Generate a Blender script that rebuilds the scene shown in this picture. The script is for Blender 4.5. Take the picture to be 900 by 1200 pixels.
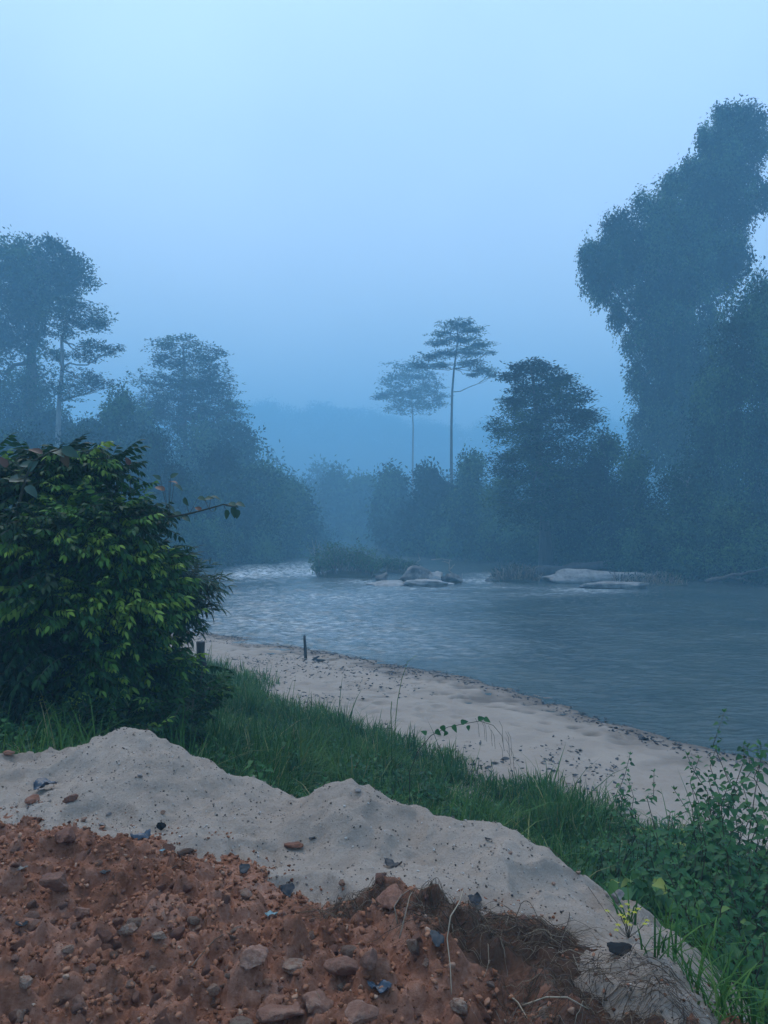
import bpy, math
import numpy as np

# ------------------------------------------------------------------ clear
for o in list(bpy.data.objects):
    bpy.data.objects.remove(o, do_unlink=True)
sc = bpy.context.scene
COL = sc.collection

# ------------------------------------------------------------------ camera
CAM_Z = 4.5
F = 900.0            # focal length in pixels of the 900 x 1200 photograph
HY = 612.0           # row of the horizon
cam = bpy.data.cameras.new("camera")
cam.sensor_fit = 'VERTICAL'
cam.sensor_height = 36.0
cam.lens = 27.0
cam.shift_y = 12.0 / 1200.0
cam.clip_start = 0.05
cam.clip_end = 3000.0
cam_o = bpy.data.objects.new("camera", cam)
COL.objects.link(cam_o)
cam_o.location = (0, 0, CAM_Z)
cam_o.rotation_euler = (math.radians(90), 0, 0)
sc.camera = cam_o

# ------------------------------------------------------------------ world, sun, exposure
SUN_EL, SUN_AZ = 58.0, -30.0
w = bpy.data.worlds.new("World")
sc.world = w
w.use_nodes = True
nt = w.node_tree
nt.nodes.clear()
N, L = nt.nodes.new, nt.links.new
out = N('ShaderNodeOutputWorld')
bg = N('ShaderNodeBackground')
sky = N('ShaderNodeTexSky')
sky.sky_type = 'NISHITA'
sky.sun_disc = False
sky.sun_elevation = math.radians(SUN_EL)
sky.sun_rotation = math.radians(SUN_AZ)
sky.air_density, sky.dust_density, sky.ozone_density = 1.0, 4.0, 2.0
tc = N('ShaderNodeTexCoord')
sep = N('ShaderNodeSeparateXYZ')
L(tc.outputs['Generated'], sep.inputs[0])
ramp = N('ShaderNodeValToRGB')          # overcast cloud deck: brighter overhead than at the horizon
ramp.color_ramp.elements[0].position = 0.0
ramp.color_ramp.elements[0].color = (0.78, 0.83, 0.82, 1)
ramp.color_ramp.elements[1].position = 1.0
ramp.color_ramp.elements[1].color = (0.48, 0.68, 0.95, 1)
e = ramp.color_ramp.elements.new(0.45)
e.color = (0.53, 0.69, 0.94, 1)
L(sep.outputs['Z'], ramp.inputs[0])
cn = N('ShaderNodeTexNoise')
cn.inputs['Scale'].default_value = 2.2
cn.inputs['Detail'].default_value = 4
L(tc.outputs['Generated'], cn.inputs['Vector'])
cm = N('ShaderNodeMapRange')
cm.inputs['From Min'].default_value = 0.3
cm.inputs['From Max'].default_value = 0.7
cm.inputs['To Min'].default_value = 14.6
cm.inputs['To Max'].default_value = 17.6
L(cn.outputs['Fac'], cm.inputs['Value'])
vm = N('ShaderNodeVectorMath')
vm.operation = 'SCALE'
L(ramp.outputs[0], vm.inputs[0])
L(cm.outputs[0], vm.inputs['Scale'])
mx = N('ShaderNodeMix')
mx.data_type = 'RGBA'
mx.inputs['Factor'].default_value = 0.93
L(sky.outputs[0], mx.inputs[6])
L(vm.outputs[0], mx.inputs[7])
ym = N('ShaderNodeMapRange')            # sky dimmed behind the camera, added to darken the near side of the bush
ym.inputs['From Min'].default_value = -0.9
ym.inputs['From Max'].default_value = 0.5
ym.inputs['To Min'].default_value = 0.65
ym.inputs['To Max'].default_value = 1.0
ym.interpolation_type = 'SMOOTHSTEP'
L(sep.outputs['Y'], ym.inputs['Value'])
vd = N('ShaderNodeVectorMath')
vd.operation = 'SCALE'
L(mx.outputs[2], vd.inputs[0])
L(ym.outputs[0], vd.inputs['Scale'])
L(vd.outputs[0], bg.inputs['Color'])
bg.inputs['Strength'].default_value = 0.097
L(bg.outputs[0], out.inputs['Surface'])

sun = bpy.data.lights.new("sun", 'SUN')
sun.energy = 1.5
sun.angle = math.radians(40)
sun.color = (1.0, 0.90, 0.76)
sun_o = bpy.data.objects.new("sun", sun)
COL.objects.link(sun_o)
sun_o.location = (0, 0, 90)
_az, _el = math.radians(SUN_AZ), math.radians(SUN_EL)
from mathutils import Vector
_d = Vector((math.sin(_az) * math.cos(_el), math.cos(_az) * math.cos(_el), math.sin(_el)))
sun_o.rotation_euler = _d.to_track_quat('Z', 'Y').to_euler()

sc.view_settings.view_transform = 'Standard'
sc.view_settings.look = 'None'
sc.view_settings.exposure = 0.32
sc.view_settings.gamma = 1.0
sc.view_settings.use_curve_mapping = False
sc.render.engine = 'CYCLES'
sc.cycles.use_denoising = True
sc.cycles.max_bounces = 6
sc.cycles.diffuse_bounces = 3
sc.cycles.glossy_bounces = 2
sc.cycles.transparent_max_bounces = 4
sc.cycles.volume_bounces = 4

HAZE_DENSITY = 0.0045
HAZE_COLOR = (0.37, 0.74, 0.98)

# ================================================================== helpers
RNG = np.random.default_rng(7)


def tag(o, label=None, cat=None, group=None, kind=None):
    if label: o['label'] = label
    if cat: o['category'] = cat
    if group: o['group'] = group
    if kind: o['kind'] = kind
    return o


def empty(name, loc, label, cat, group=None):
    o = bpy.data.objects.new(name, None)
    o.empty_display_size = 0.2
    COL.objects.link(o)
    o.location = tuple(float(v) for v in loc)
    return tag(o, label, cat, group)


def hsh(ix, iy, iz, seed):
    h = (ix.astype(np.int64) * 374761393 + iy.astype(np.int64) * 668265263 + iz.astype(np.int64) * 2147483647 + seed * 974711) & 0xFFFFFFFF
    h = ((h ^ (h >> 13)) * 1274126177) & 0xFFFFFFFF
    h = ((h ^ (h >> 16)) * 2246822519) & 0xFFFFFFFF
    return ((h ^ (h >> 15)) & 0xFFFFFF) / float(0xFFFFFF)


def noise3(x, y, z, seed=0):
    x, y, z = np.broadcast_arrays(np.asarray(x, float), np.asarray(y, float), np.asarray(z, float))
    ix, iy, iz = np.floor(x), np.floor(y), np.floor(z)
    fx, fy, fz = x - ix, y - iy, z - iz
    u, v, t = [f * f * f * (f * (f * 6 - 15) + 10) for f in (fx, fy, fz)]
    r = 0
    for a in (0, 1):
        for b in (0, 1):
            for c in (0, 1):
                wgt = (u if a else 1 - u) * (v if b else 1 - v) * (t if c else 1 - t)
                r = r + wgt * hsh(ix + a, iy + b, iz + c, seed)
    return r * 2 - 1


def fbm(x, y, z=0.0, oct=4, seed=0, gain=0.5):
    r, a, f, tot = 0, 1.0, 1.0, 0
    for i in range(oct):
        r = r + a * noise3(np.asarray(x) * f + 17.3 * i, np.asarray(y) * f - 9.1 * i, np.asarray(z) * f, seed + i)
        tot += a
        a *= gain
        f *= 2.03
    return r / tot


def clods(x, y, cell, seed, keep=0.7, sharp=0):
    """domes of random size, one per cell: height in units of the cell"""
    gx, gy = np.floor(x / cell), np.floor(y / cell)
    best = np.zeros(np.shape(x))
    for i in (-1, 0, 1):
        for j in (-1, 0, 1):
            cx, cy = gx + i, gy + j
            z0 = np.zeros_like(cx)
            px = (cx + 0.15 + 0.7 * hsh(cx, cy, z0, seed)) * cell
            py = (cy + 0.15 + 0.7 * hsh(cx, cy, z0, seed + 1)) * cell
            r = cell * (0.25 + 0.45 * hsh(cx, cy, z0, seed + 2))
            k = hsh(cx, cy, z0, seed + 3) < keep
            asp = 0.7 + 0.6 * hsh(cx, cy, z0, seed + 4)
            d2 = (((x - px) * asp) ** 2 + ((y - py) / asp) ** 2) / r ** 2
            tx, ty = hsh(cx, cy, z0, seed + 5) - 0.5, hsh(cx, cy, z0, seed + 6) - 0.5
            h = np.where(k & (d2 < 1), np.clip((1 - np.sqrt(d2)) * sharp, 0, 1) * r * np.clip(0.75 + 0.8 * (tx * (x - px) + ty * (y - py)) / r, 0.1, 1.6), 0) if sharp else np.where(k & (d2 < 1), np.sqrt(np.clip(1 - d2, 0, 1)) * r, 0)
            best = np.maximum(best, h)
    return best


def smooth(t):
    t = np.clip(t, 0, 1)
    return t * t * (3 - 2 * t)


def pt(px, py, Y):
    return np.array([(px - 450.0) / F * Y, Y, CAM_Z + (HY - py) / F * Y])


def unit(v):
    return v / np.maximum(np.linalg.norm(v, axis=-1, keepdims=True), 1e-9)


def make_mesh(name, verts, polys, mats, attrs=None, smooth_shade=False, mat_index=None):
    """polys: list of (F,k) int arrays"""
    me = bpy.data.meshes.new(name)
    verts = np.asarray(verts, np.float32)
    me.vertices.add(len(verts))
    me.vertices.foreach_set('co', verts.ravel())
    loops, starts, n = [], [], 0
    for p in polys:
        p = np.asarray(p, np.int32)
        if p.size == 0:
            continue
        loops.append(p.ravel())
        starts.append(n + np.arange(len(p), dtype=np.int32) * p.shape[1])
        n += p.size
    loops = np.concatenate(loops)
    starts = np.concatenate(starts)
    me.loops.add(len(loops))
    me.loops.foreach_set('vertex_index', loops)
    me.polygons.add(len(starts))
    me.polygons.foreach_set('loop_start', starts)
    for m in (mats if isinstance(mats, (list, tuple)) else [mats]):
        me.materials.append(m)
    if mat_index is not None:
        me.polygons.foreach_set('material_index', np.asarray(mat_index, np.int32))
    me.update(calc_edges=True)
    if smooth_shade:
        me.polygons.foreach_set('use_smooth', np.ones(len(starts), bool))
    for k, v in (attrs or {}).items():
        a = me.attributes.new(k, 'FLOAT', 'POINT')
        a.data.foreach_set('value', np.asarray(v, np.float32))
    me.validate()
    return me


class MB:
    """collects geometry for ONE mesh object"""

    def __init__(self):
        self.v, self.p, self.t, self.n = [], [], [], 0

    def add(self, verts, faces, tint=0.5):
        verts = np.asarray(verts, float).reshape(-1, 3)
        for f in (faces if isinstance(faces, list) else [faces]):
            self.p.append(np.asarray(f, int) + self.n)
        self.v.append(verts)
        self.t.append(np.broadcast_to(np.asarray(tint, float), (len(verts),)))
        self.n += len(verts)
        return self

    def tube(self, pts, rad, sides=6, tint=0.5, caps=True):
        pts = np.asarray(pts, float)
        rad = np.broadcast_to(np.asarray(rad, float), (len(pts),))
        tan = unit(np.gradient(pts, axis=0))
        ref = np.array([0.0, 0, 1]) if abs(tan[0][2]) < 0.9 else np.array([1.0, 0, 0])
        rings = []
        a = np.arange(sides) / sides * 2 * math.pi
        nrm = unit(np.cross(tan[0], ref))
        for i in range(len(pts)):
            nrm = unit(nrm - tan[i] * np.dot(nrm, tan[i]))
            b = np.cross(tan[i], nrm)
            rings.append(pts[i] + rad[i] * (np.cos(a)[:, None] * nrm + np.sin(a)[:, None] * b))
        k = len(pts)
        i = np.arange(k - 1)[:, None] * sides
        j = np.arange(sides)[None, :]
        j2 = (j + 1) % sides
        q = np.stack([i + j, i + j2, i + sides + j2, i + sides + j], -1).reshape(-1, 4)
        fs = [q]
        if caps:
            fs += [np.arange(sides)[None, ::-1], (np.arange(sides) + (k - 1) * sides)[None, :]]
        return self.add(np.concatenate(rings), fs, tint)

    def build(self, name, mat, parent=None, base=None, smooth_shade=False):
        v = np.concatenate(self.v)
        b = np.zeros(3) if base is None else np.asarray(base, float)
        by = {}
        for p in self.p:
            by.setdefault(p.shape[1], []).append(p)
        polys = [np.concatenate(x) for x in by.values()]
        me = make_mesh(name, v - b, polys, mat, {'tint': np.concatenate(self.t)}, smooth_shade)
        o = bpy.data.objects.new(name, me)
        COL.objects.link(o)
        if parent is not None:
            o.parent = parent
        elif base is not None:
            o.location = tuple(b)
        return o


def place(tv, tf, pos, d, n, scale):
    """copies of a template (axis x along d, y sideways, z along n) as one vertex array"""
    pos, d, n = np.asarray(pos, float), unit(np.asarray(d, float)), np.asarray(n, float)
    s = unit(np.cross(n, d))
    n = np.cross(d, s)
    K = len(pos)
    scale = np.asarray(scale, float)
    if scale.ndim == 0:
        scale = np.full(K, float(scale))
    if scale.ndim == 1:
        scale = np.repeat(scale[:, None], 3, 1)
    V = len(tv)
    t = tv[None] * scale[:, None, :]
    v = pos[:, None] + t[..., 0:1] * d[:, None] + t[..., 1:2] * s[:, None] + t[..., 2:3] * n[:, None]
    fs = []
    for f in (tf if isinstance(tf, list) else [tf]):
        fs.append((np.asarray(f)[None] + (np.arange(K) * V)[:, None, None]).reshape(-1, np.asarray(f).shape[1]))
    return v.reshape(-1, 3), fs, V


def rnd_dirs(k, rng):
    return unit(rng.normal(size=(k, 3)))


# leaf templates (unit length along x)
RHOMB = np.array([[0, 0, 0], [0.45, 0.24, 0.03], [1, 0, -0.05], [0.45, -0.24, 0.03]])
RHOMB_F = np.array([[0, 1, 2, 3]])


def leaf_tpl(width=0.36, droop=0.25, fold=0.10, ring=((0.18, 0.75), (0.42, 1.0), (0.72, 0.66))):
    mids = [0.0] + [r[0] for r in ring] + [1.0]
    z = lambda x: -droop * x * x
    v = [[m, 0, z(m)] for m in mids]
    k = len(mids)
    for sgn in (1, -1):
        for r in ring:
            v.append([r[0], sgn * width * 0.5 * r[1], z(r[0]) + fold * width * r[1]])
    f = []
    nr = len(ring)
    for si, off in enumerate((k, k + nr)):
        tri = [[0, 1, off]]
        for i in range(nr - 1):
            tri += [[1 + i, 2 + i, off + i + 1], [1 + i, off + i + 1, off + i]]
        tri += [[nr, nr + 1, off + nr - 1]]
        if si == 0:
            f += tri
        else:
            f += [t[::-1] for t in tri]
    return np.array(v, float), np.array(f)


LEAF_ELL = leaf_tpl(0.40, 0.22, 0.12)
LEAF_NARROW = leaf_tpl(0.17, 0.30, 0.15)
LEAF_HEART = leaf_tpl(0.78, 0.22, 0.14, ((0.06, 0.75), (0.25, 1.0), (0.6, 0.66)))
LEAF_BROAD = leaf_tpl(0.66, 0.30, 0.16, ((0.12, 0.7), (0.42, 1.0), (0.74, 0.62)))


# ================================================================== materials
def new_mat(name):
    m = bpy.data.materials.new(name)
    m.use_nodes = True
    t = m.node_tree
    p = t.nodes['Principled BSDF']
    return m, t, p


def ramp_node(t, stops):
    r = t.nodes.new('ShaderNodeValToRGB')
    els = r.color_ramp.elements
    els[0].position, els[0].color = stops[0][0], (*stops[0][1], 1)
    els[1].position, els[1].color = stops[-1][0], (*stops[-1][1], 1)
    for p_, c in stops[1:-1]:
        el = els.new(p_)
        el.color = (*c, 1)
    return r


def noise_node(t, scale, detail=5, rough=0.55, vec=None):
    n = t.nodes.new('ShaderNodeTexNoise')
    n.inputs['Scale'].default_value = scale
    n.inputs['Detail'].default_value = detail
    n.inputs['Roughness'].default_value = rough
    if vec is not None:
        t.links.new(vec, n.inputs['Vector'])
    return n


def leaf_mat(name, stops, rough=0.5, spec=0.35, trans=0.25):
    m, t, p = new_mat(name)
    a = t.nodes.new('ShaderNodeAttribute')
    a.attribute_name = 'tint'
    r = ramp_node(t, stops)
    t.links.new(a.outputs['Fac'], r.inputs[0])
    t.links.new(r.outputs[0], p.inputs['Base Color'])
    p.inputs['Roughness'].default_value = rough
    p.inputs['Specular IOR Level'].default_value = spec
    if trans > 0:
        tr = t.nodes.new('ShaderNodeBsdfTranslucent')
        t.links.new(r.outputs[0], tr.inputs['Color'])
        mixn = t.nodes.new('ShaderNodeMixShader')
        mixn.inputs[0].default_value = trans
        t.links.new(p.outputs[0], mixn.inputs[1])
        t.links.new(tr.outputs[0], mixn.inputs[2])
        t.links.new(mixn.outputs[0], t.nodes['Material Output'].inputs['Surface'])
    return m


M = {}
M['tree_leaf'] = leaf_mat('forest_leaf', [(0, (0.003, 0.013, 0.009)), (0.55, (0.018, 0.052, 0.024)), (1, (0.085, 0.160, 0.055))], 0.75, 0.06, 0.15)
M['vine_leaf'] = leaf_mat('vine_leaf', [(0, (0.003, 0.014, 0.010)), (0.55, (0.020, 0.058, 0.028)), (1, (0.088, 0.175, 0.062))], 0.75, 0.06, 0.15)
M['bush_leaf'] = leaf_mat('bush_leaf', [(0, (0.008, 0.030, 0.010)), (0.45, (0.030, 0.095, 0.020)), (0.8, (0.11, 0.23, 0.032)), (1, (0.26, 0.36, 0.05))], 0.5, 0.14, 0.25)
M['willow_leaf'] = leaf_mat('narrow_leaf', [(0, (0.018, 0.055, 0.032)), (0.7, (0.035, 0.09, 0.05)), (1, (0.10, 0.18, 0.05))], 0.5, 0.18, 0.25)
M['broad_leaf'] = leaf_mat('broad_leaf', [(0, (0.03, 0.075, 0.05)), (0.5, (0.05, 0.11, 0.06)), (0.72, (0.09, 0.10, 0.05)), (0.85, (0.10, 0.038, 0.022)), (1, (0.15, 0.06, 0.03))], 0.45, 0.4, 0.25)
M['weed_leaf'] = leaf_mat('weed_leaf', [(0, (0.016, 0.060, 0.024)), (0.6, (0.042, 0.135, 0.042)), (0.9, (0.09, 0.20, 0.055)), (1, (0.30, 0.32, 0.06))], 0.5, 0.2, 0.28)
M['grass'] = leaf_mat('grass_blade', [(0, (0.012, 0.042, 0.014)), (0.5, (0.042, 0.115, 0.028)), (0.88, (0.10, 0.19, 0.042)), (1, (0.30, 0.25, 0.12))], 0.6, 0.08, 0.25)
M['dry'] = leaf_mat('dry_stem', [(0, (0.050, 0.031, 0.022)), (0.4, (0.14, 0.090, 0.060)), (1, (0.40, 0.31, 0.22))], 0.8, 0.2, 0.0)
M['dead_leaf'] = leaf_mat('dead_leaf', [(0, (0.020, 0.022, 0.028)), (0.5, (0.06, 0.055, 0.055)), (1, (0.22, 0.19, 0.16))], 0.6, 0.3, 0.0)
M['flower'] = leaf_mat('yellow_petal', [(0, (0.42, 0.40, 0.03)), (1, (0.62, 0.55, 0.06))], 0.5, 0.3, 0.3)


def bark_mat(name, c1, c2, scale=6.0):
    m, t, p = new_mat(name)
    tcn = t.nodes.new('ShaderNodeTexCoord')
    mp = t.nodes.new('ShaderNodeMapping')
    mp.inputs['Scale'].default_value = (scale, scale, scale * 0.15)
    t.links.new(tcn.outputs['Object'], mp.inputs[0])
    n = noise_node(t, 1.0, 6, 0.65, mp.outputs[0])
    r = ramp_node(t, [(0.3, c1), (0.7, c2)])
    t.links.new(n.outputs['Fac'], r.inputs[0])
    t.links.new(r.outputs[0], p.inputs['Base Color'])
    b = t.nodes.new('ShaderNodeBump')
    b.inputs['Strength'].default_value = 0.6
    b.inputs['Distance'].default_value = 0.03
    t.links.new(n.outputs['Fac'], b.inputs['Height'])
    t.links.new(b.outputs[0], p.inputs['Normal'])
    p.inputs['Roughness'].default_value = 0.85
    return m


M['bark'] = bark_mat('grey_bark', (0.05, 0.045, 0.04), (0.16, 0.14, 0.12))
M['pale_bark'] = bark_mat('pale_bark', (0.16, 0.15, 0.14), (0.34, 0.31, 0.28))
M['dark_wood'] = bark_mat('dark_wood', (0.012, 0.012, 0.013), (0.05, 0.045, 0.042), 20)
M['drift'] = bark_mat('driftwood', (0.16, 0.14, 0.12), (0.36, 0.32, 0.28), 10)
M['log'] = bark_mat('log_bark', (0.045, 0.038, 0.034), (0.13, 0.11, 0.10), 5)
M['twig'] = bark_mat('green_twig', (0.03, 0.035, 0.02), (0.07, 0.06, 0.035), 30)


def stone_mat(name, stops, scale=8.0, bump=0.5, rough=0.85, dist=0.02, stain=False):
    m, t, p = new_mat(name)
    tcn = t.nodes.new('ShaderNodeTexCoord')
    n = noise_node(t, scale, 8, 0.65, tcn.outputs['Object'])
    oi = t.nodes.new('ShaderNodeObjectInfo')
    ad = t.nodes.new('ShaderNodeMath')
    ad.operation = 'MULTIPLY_ADD'
    ad.inputs[1].default_value = 0.35
    t.links.new(oi.outputs['Random'], ad.inputs[0])
    sb = t.nodes.new('ShaderNodeMath')
    sb.operation = 'SUBTRACT'
    sb.inputs[1].default_value = 0.17
    t.links.new(n.outputs['Fac'], sb.inputs[0])
    t.links.new(sb.outputs[0], ad.inputs[2])
    r = ramp_node(t, stops)
    t.links.new(ad.outputs[0], r.inputs[0])
    col = r.outputs[0]
    if stain:
        ns = noise_node(t, 5.0, 6, 0.7, tcn.outputs['Generated'])
        ms = t.nodes.new('ShaderNodeMapRange')
        ms.inputs['From Min'].default_value = 0.46
        ms.inputs['From Max'].default_value = 0.62
        ms.inputs['To Max'].default_value = 0.85
        t.links.new(ns.outputs['Fac'], ms.inputs['Value'])
        mks = t.nodes.new('ShaderNodeMix')
        mks.data_type = 'RGBA'
        t.links.new(ms.outputs[0], mks.inputs['Factor'])
        t.links.new(col, mks.inputs[6])
        mks.inputs[7].default_value = (0.23, 0.092, 0.054, 1)
        col = mks.outputs[2]
    t.links.new(col, p.inputs['Base Color'])
    b = t.nodes.new('ShaderNodeBump')
    b.inputs['Strength'].default_value = bump
    b.inputs['Distance'].default_value = dist
    n2 = noise_node(t, scale * 4, 8, 0.7, tcn.outputs['Object'])
    t.links.new(n2.outputs['Fac'], b.inputs['Height'])
    t.links.new(b.outputs[0], p.inputs['Normal'])
    p.inputs['Roughness'].default_value = rough
    return m


M['river_rock'] = stone_mat('river_rock', [(0.25, (0.06, 0.052, 0.048)), (0.5, (0.30, 0.265, 0.24)), (0.75, (0.48, 0.44, 0.41))], 1.6, 1.0, 0.8, 0.15)
M['red_stone'] = stone_mat('red_stone', [(0.2, (0.13, 0.052, 0.032)), (0.5, (0.25, 0.115, 0.073)), (0.8, (0.37, 0.205, 0.14))], 12, 0.8, stain=True)
M['pale_stone'] = stone_mat('pale_stone', [(0.2, (0.16, 0.085, 0.055)), (0.45, (0.28, 0.165, 0.11)), (0.8, (0.40, 0.27, 0.19))], 12, 0.9, stain=True)
M['grey_stone'] = stone_mat('grey_stone', [(0.2, (0.11, 0.09, 0.08)), (0.5, (0.22, 0.185, 0.165)), (0.8, (0.34, 0.30, 0.275))], 14, 0.4)
M['clod'] = stone_mat('red_clod', [(0.2, (0.11, 0.040, 0.022)), (0.5, (0.23, 0.088, 0.050)), (0.8, (0.36, 0.165, 0.105))], 16, 0.8)


def plain(name, c, rough=0.5, spec=0.5):
    m, t, p = new_mat(name)
    tcn = t.nodes.new('ShaderNodeTexCoord')
    n = noise_node(t, 18, 4, 0.6, tcn.outputs['Object'])
    r = ramp_node(t, [(0.3, tuple(x * 0.65 for x in c)), (0.7, tuple(min(1, x * 1.25) for x in c))])
    t.links.new(n.outputs['Fac'], r.inputs[0])
    t.links.new(r.outputs[0], p.inputs['Base Color'])
    p.inputs['Roughness'].default_value = rough
    p.inputs['Specular IOR Level'].default_value = spec
    return m


M['plastic_dark'] = plain('dark_blue_plastic', (0.045, 0.06, 0.085), 0.35)
M['plastic_white'] = plain('white_plastic', (0.45, 0.55, 0.60), 0.4)
M['plastic_teal'] = plain('teal_plastic', (0.14, 0.24, 0.26), 0.45)
M['black'] = plain('black_rubber', (0.014, 0.014, 0.015), 0.85, 0.15)


def sand_mat(name, lo, hi, grit=True, wet=False, dents=0.0):
    m, t, p = new_mat(name)
    geo = t.nodes.new('ShaderNodeNewGeometry')
    pos = geo.outputs['Position']
    n1 = noise_node(t, 1.3, 6, 0.6, pos)
    n2 = noise_node(t, 90, 4, 0.7, pos)
    r = ramp_node(t, [(0.25, lo), (0.75, hi)])
    mixf = t.nodes.new('ShaderNodeMath')
    mixf.operation = 'MULTIPLY_ADD'
    mixf.inputs[1].default_value = 0.45
    t.links.new(n2.outputs['Fac'], mixf.inputs[0])
    ml = t.nodes.new('ShaderNodeMath')
    ml.operation = 'MULTIPLY'
    ml.inputs[1].default_value = 0.55
    t.links.new(n1.outputs['Fac'], ml.inputs[0])
    t.links.new(ml.outputs[0], mixf.inputs[2])
    t.links.new(mixf.outputs[0], r.inputs[0])
    col = r.outputs[0]
    n4 = noise_node(t, 2.6, 6, 0.62, pos)          # damp patches
    m4 = t.nodes.new('ShaderNodeMapRange')
    m4.inputs['From Min'].default_value = 0.52
    m4.inputs['From Max'].default_value = 0.66
    m4.inputs['To Max'].default_value = 0.38 if grit else 0.25
    t.links.new(n4.outputs['Fac'], m4.inputs['Value'])
    k4 = t.nodes.new('ShaderNodeMix')
    k4.data_type = 'RGBA'
    t.links.new(m4.outputs[0], k4.inputs['Factor'])
    t.links.new(col, k4.inputs[6])
    k4.inputs[7].default_value = (0.20, 0.145, 0.112, 1)
    col = k4.outputs[2]
    if grit:
        for sc_, thr, c in ((55, 0.13, (0.05, 0.045, 0.045)), (42, 0.11, (0.42, 0.36, 0.31)), (24, 0.09, (0.09, 0.075, 0.07))):
            v = t.nodes.new('ShaderNodeTexVoronoi')
            v.inputs['Scale'].default_value = sc_
            t.links.new(pos, v.inputs['Vector'])
            sx = t.nodes.new('ShaderNodeSeparateColor')
            t.links.new(v.outputs['Color'], sx.inputs[0])
            sel = t.nodes.new('ShaderNodeMath')
            sel.operation = 'LESS_THAN'
            sel.inputs[1].default_value = 0.16
            t.links.new(sx.outputs[0], sel.inputs[0])
            lt = t.nodes.new('ShaderNodeMapRange')
            lt.inputs['From Min'].default_value = thr * 1.6
            lt.inputs['From Max'].default_value = thr
            t.links.new(v.outputs['Distance'], lt.inputs['Value'])
            mu = t.nodes.new('ShaderNodeMath')
            mu.operation = 'MULTIPLY'
            t.links.new(sel.outputs[0], mu.inputs[0])
            t.links.new(lt.outputs[0], mu.inputs[1])
            mk = t.nodes.new('ShaderNodeMix')
            mk.data_type = 'RGBA'
            t.links.new(mu.outputs[0], mk.inputs['Factor'])
            t.links.new(col, mk.inputs[6])
            mk.inputs[7].default_value = (*c, 1)
            col = mk.outputs[2]
    if wet:
        sep_ = t.nodes.new('ShaderNodeSeparateXYZ')
        t.links.new(pos, sep_.inputs[0])
        nz = noise_node(t, 0.9, 4, 0.6, pos)
        sm = t.nodes.new('ShaderNodeMath')
        sm.operation = 'MULTIPLY_ADD'
        sm.inputs[1].default_value = -0.14
        t.links.new(nz.outputs['Fac'], sm.inputs[0])
        t.links.new(sep_.outputs['Z'], sm.inputs[2])
        mr = t.nodes.new('ShaderNodeMapRange')
        mr.inputs['From Min'].default_value = -0.03
        mr.inputs['From Max'].default_value = 0.06
        mr.inputs['To Min'].default_value = 0.42
        mr.inputs['To Max'].default_value = 1.0
        t.links.new(sm.outputs[0], mr.inputs['Value'])
        sca = t.nodes.new('ShaderNodeVectorMath')
        sca.operation = 'SCALE'
        t.links.new(col, sca.inputs[0])
        t.links.new(mr.outputs[0], sca.inputs['Scale'])
        col = sca.outputs[0]
    t.links.new(col, p.inputs['Base Color'])
    p.inputs['Roughness'].default_value = 0.9
    p.inputs['Specular IOR Level'].default_value = 0.2
    b = t.nodes.new('ShaderNodeBump')
    b.inputs['Strength'].default_value = 1.0
    b.inputs['Distance'].default_value = 0.022 if grit else 0.03
    n3 = noise_node(t, 34 if grit else 9, 9, 0.78, pos)
    t.links.new(n3.outputs['Fac'], b.inputs['Height'])
    t.links.new(b.outputs[0], p.inputs['Normal'])
    return m


M['sand'] = sand_mat('heap_sand', (0.29, 0.215, 0.165), (0.58, 0.455, 0.37))
M['beach'] = sand_mat('beach_sand', (0.26, 0.195, 0.150), (0.46, 0.365, 0.295), grit=False, wet=True)


def dirt_mat():
    m, t, p = new_mat('red_earth')
    geo = t.nodes.new('ShaderNodeNewGeometry')
    pos = geo.outputs['Position']
    n1 = noise_node(t, 3.2, 7, 0.65, pos)
    n2 = noise_node(t, 38, 5, 0.7, pos)
    ad = t.nodes.new('ShaderNodeMath')
    ad.operation = 'MULTIPLY_ADD'
    ad.inputs[1].default_value = 0.4
    t.links.new(n2.outputs['Fac'], ad.inputs[0])
    ml = t.nodes.new('ShaderNodeMath')
    ml.operation = 'MULTIPLY'
    ml.inputs[1].default_value = 0.6
    t.links.new(n1.outputs['Fac'], ml.inputs[0])
    t.links.new(ml.outputs[0], ad.inputs[2])
    r = ramp_node(t, [(0.30, (0.13, 0.052, 0.030)), (0.45, (0.28, 0.112, 0.064)), (0.57, (0.41, 0.195, 0.128)), (0.72, (0.50, 0.33, 0.245))])
    t.links.new(ad.outputs[0], r.inputs[0])
    a = t.nodes.new('ShaderNodeAttribute')
    a.attribute_name = 'humus'
    mk = t.nodes.new('ShaderNodeMix')
    mk.data_type = 'RGBA'
    t.links.new(a.outputs['Fac'], mk.inputs['Factor'])
    t.links.new(r.outputs[0], mk.inputs[6])
    mk.inputs[7].default_value = (0.070, 0.040, 0.027, 1)
    t.links.new(mk.outputs[2], p.inputs['Base Color'])
    p.inputs['Roughness'].default_value = 0.95
    p.inputs['Specular IOR Level'].default_value = 0.15
    b = t.nodes.new('ShaderNodeBump')
    b.inputs['Strength'].default_value = 0.9
    b.inputs['Distance'].default_value = 0.02
    n3 = noise_node(t, 45, 8, 0.75, pos)
    t.links.new(n3.outputs['Fac'], b.inputs['Height'])
    t.links.new(b.outputs[0], p.inputs['Normal'])
    return m


M['dirt'] = dirt_mat()


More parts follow.
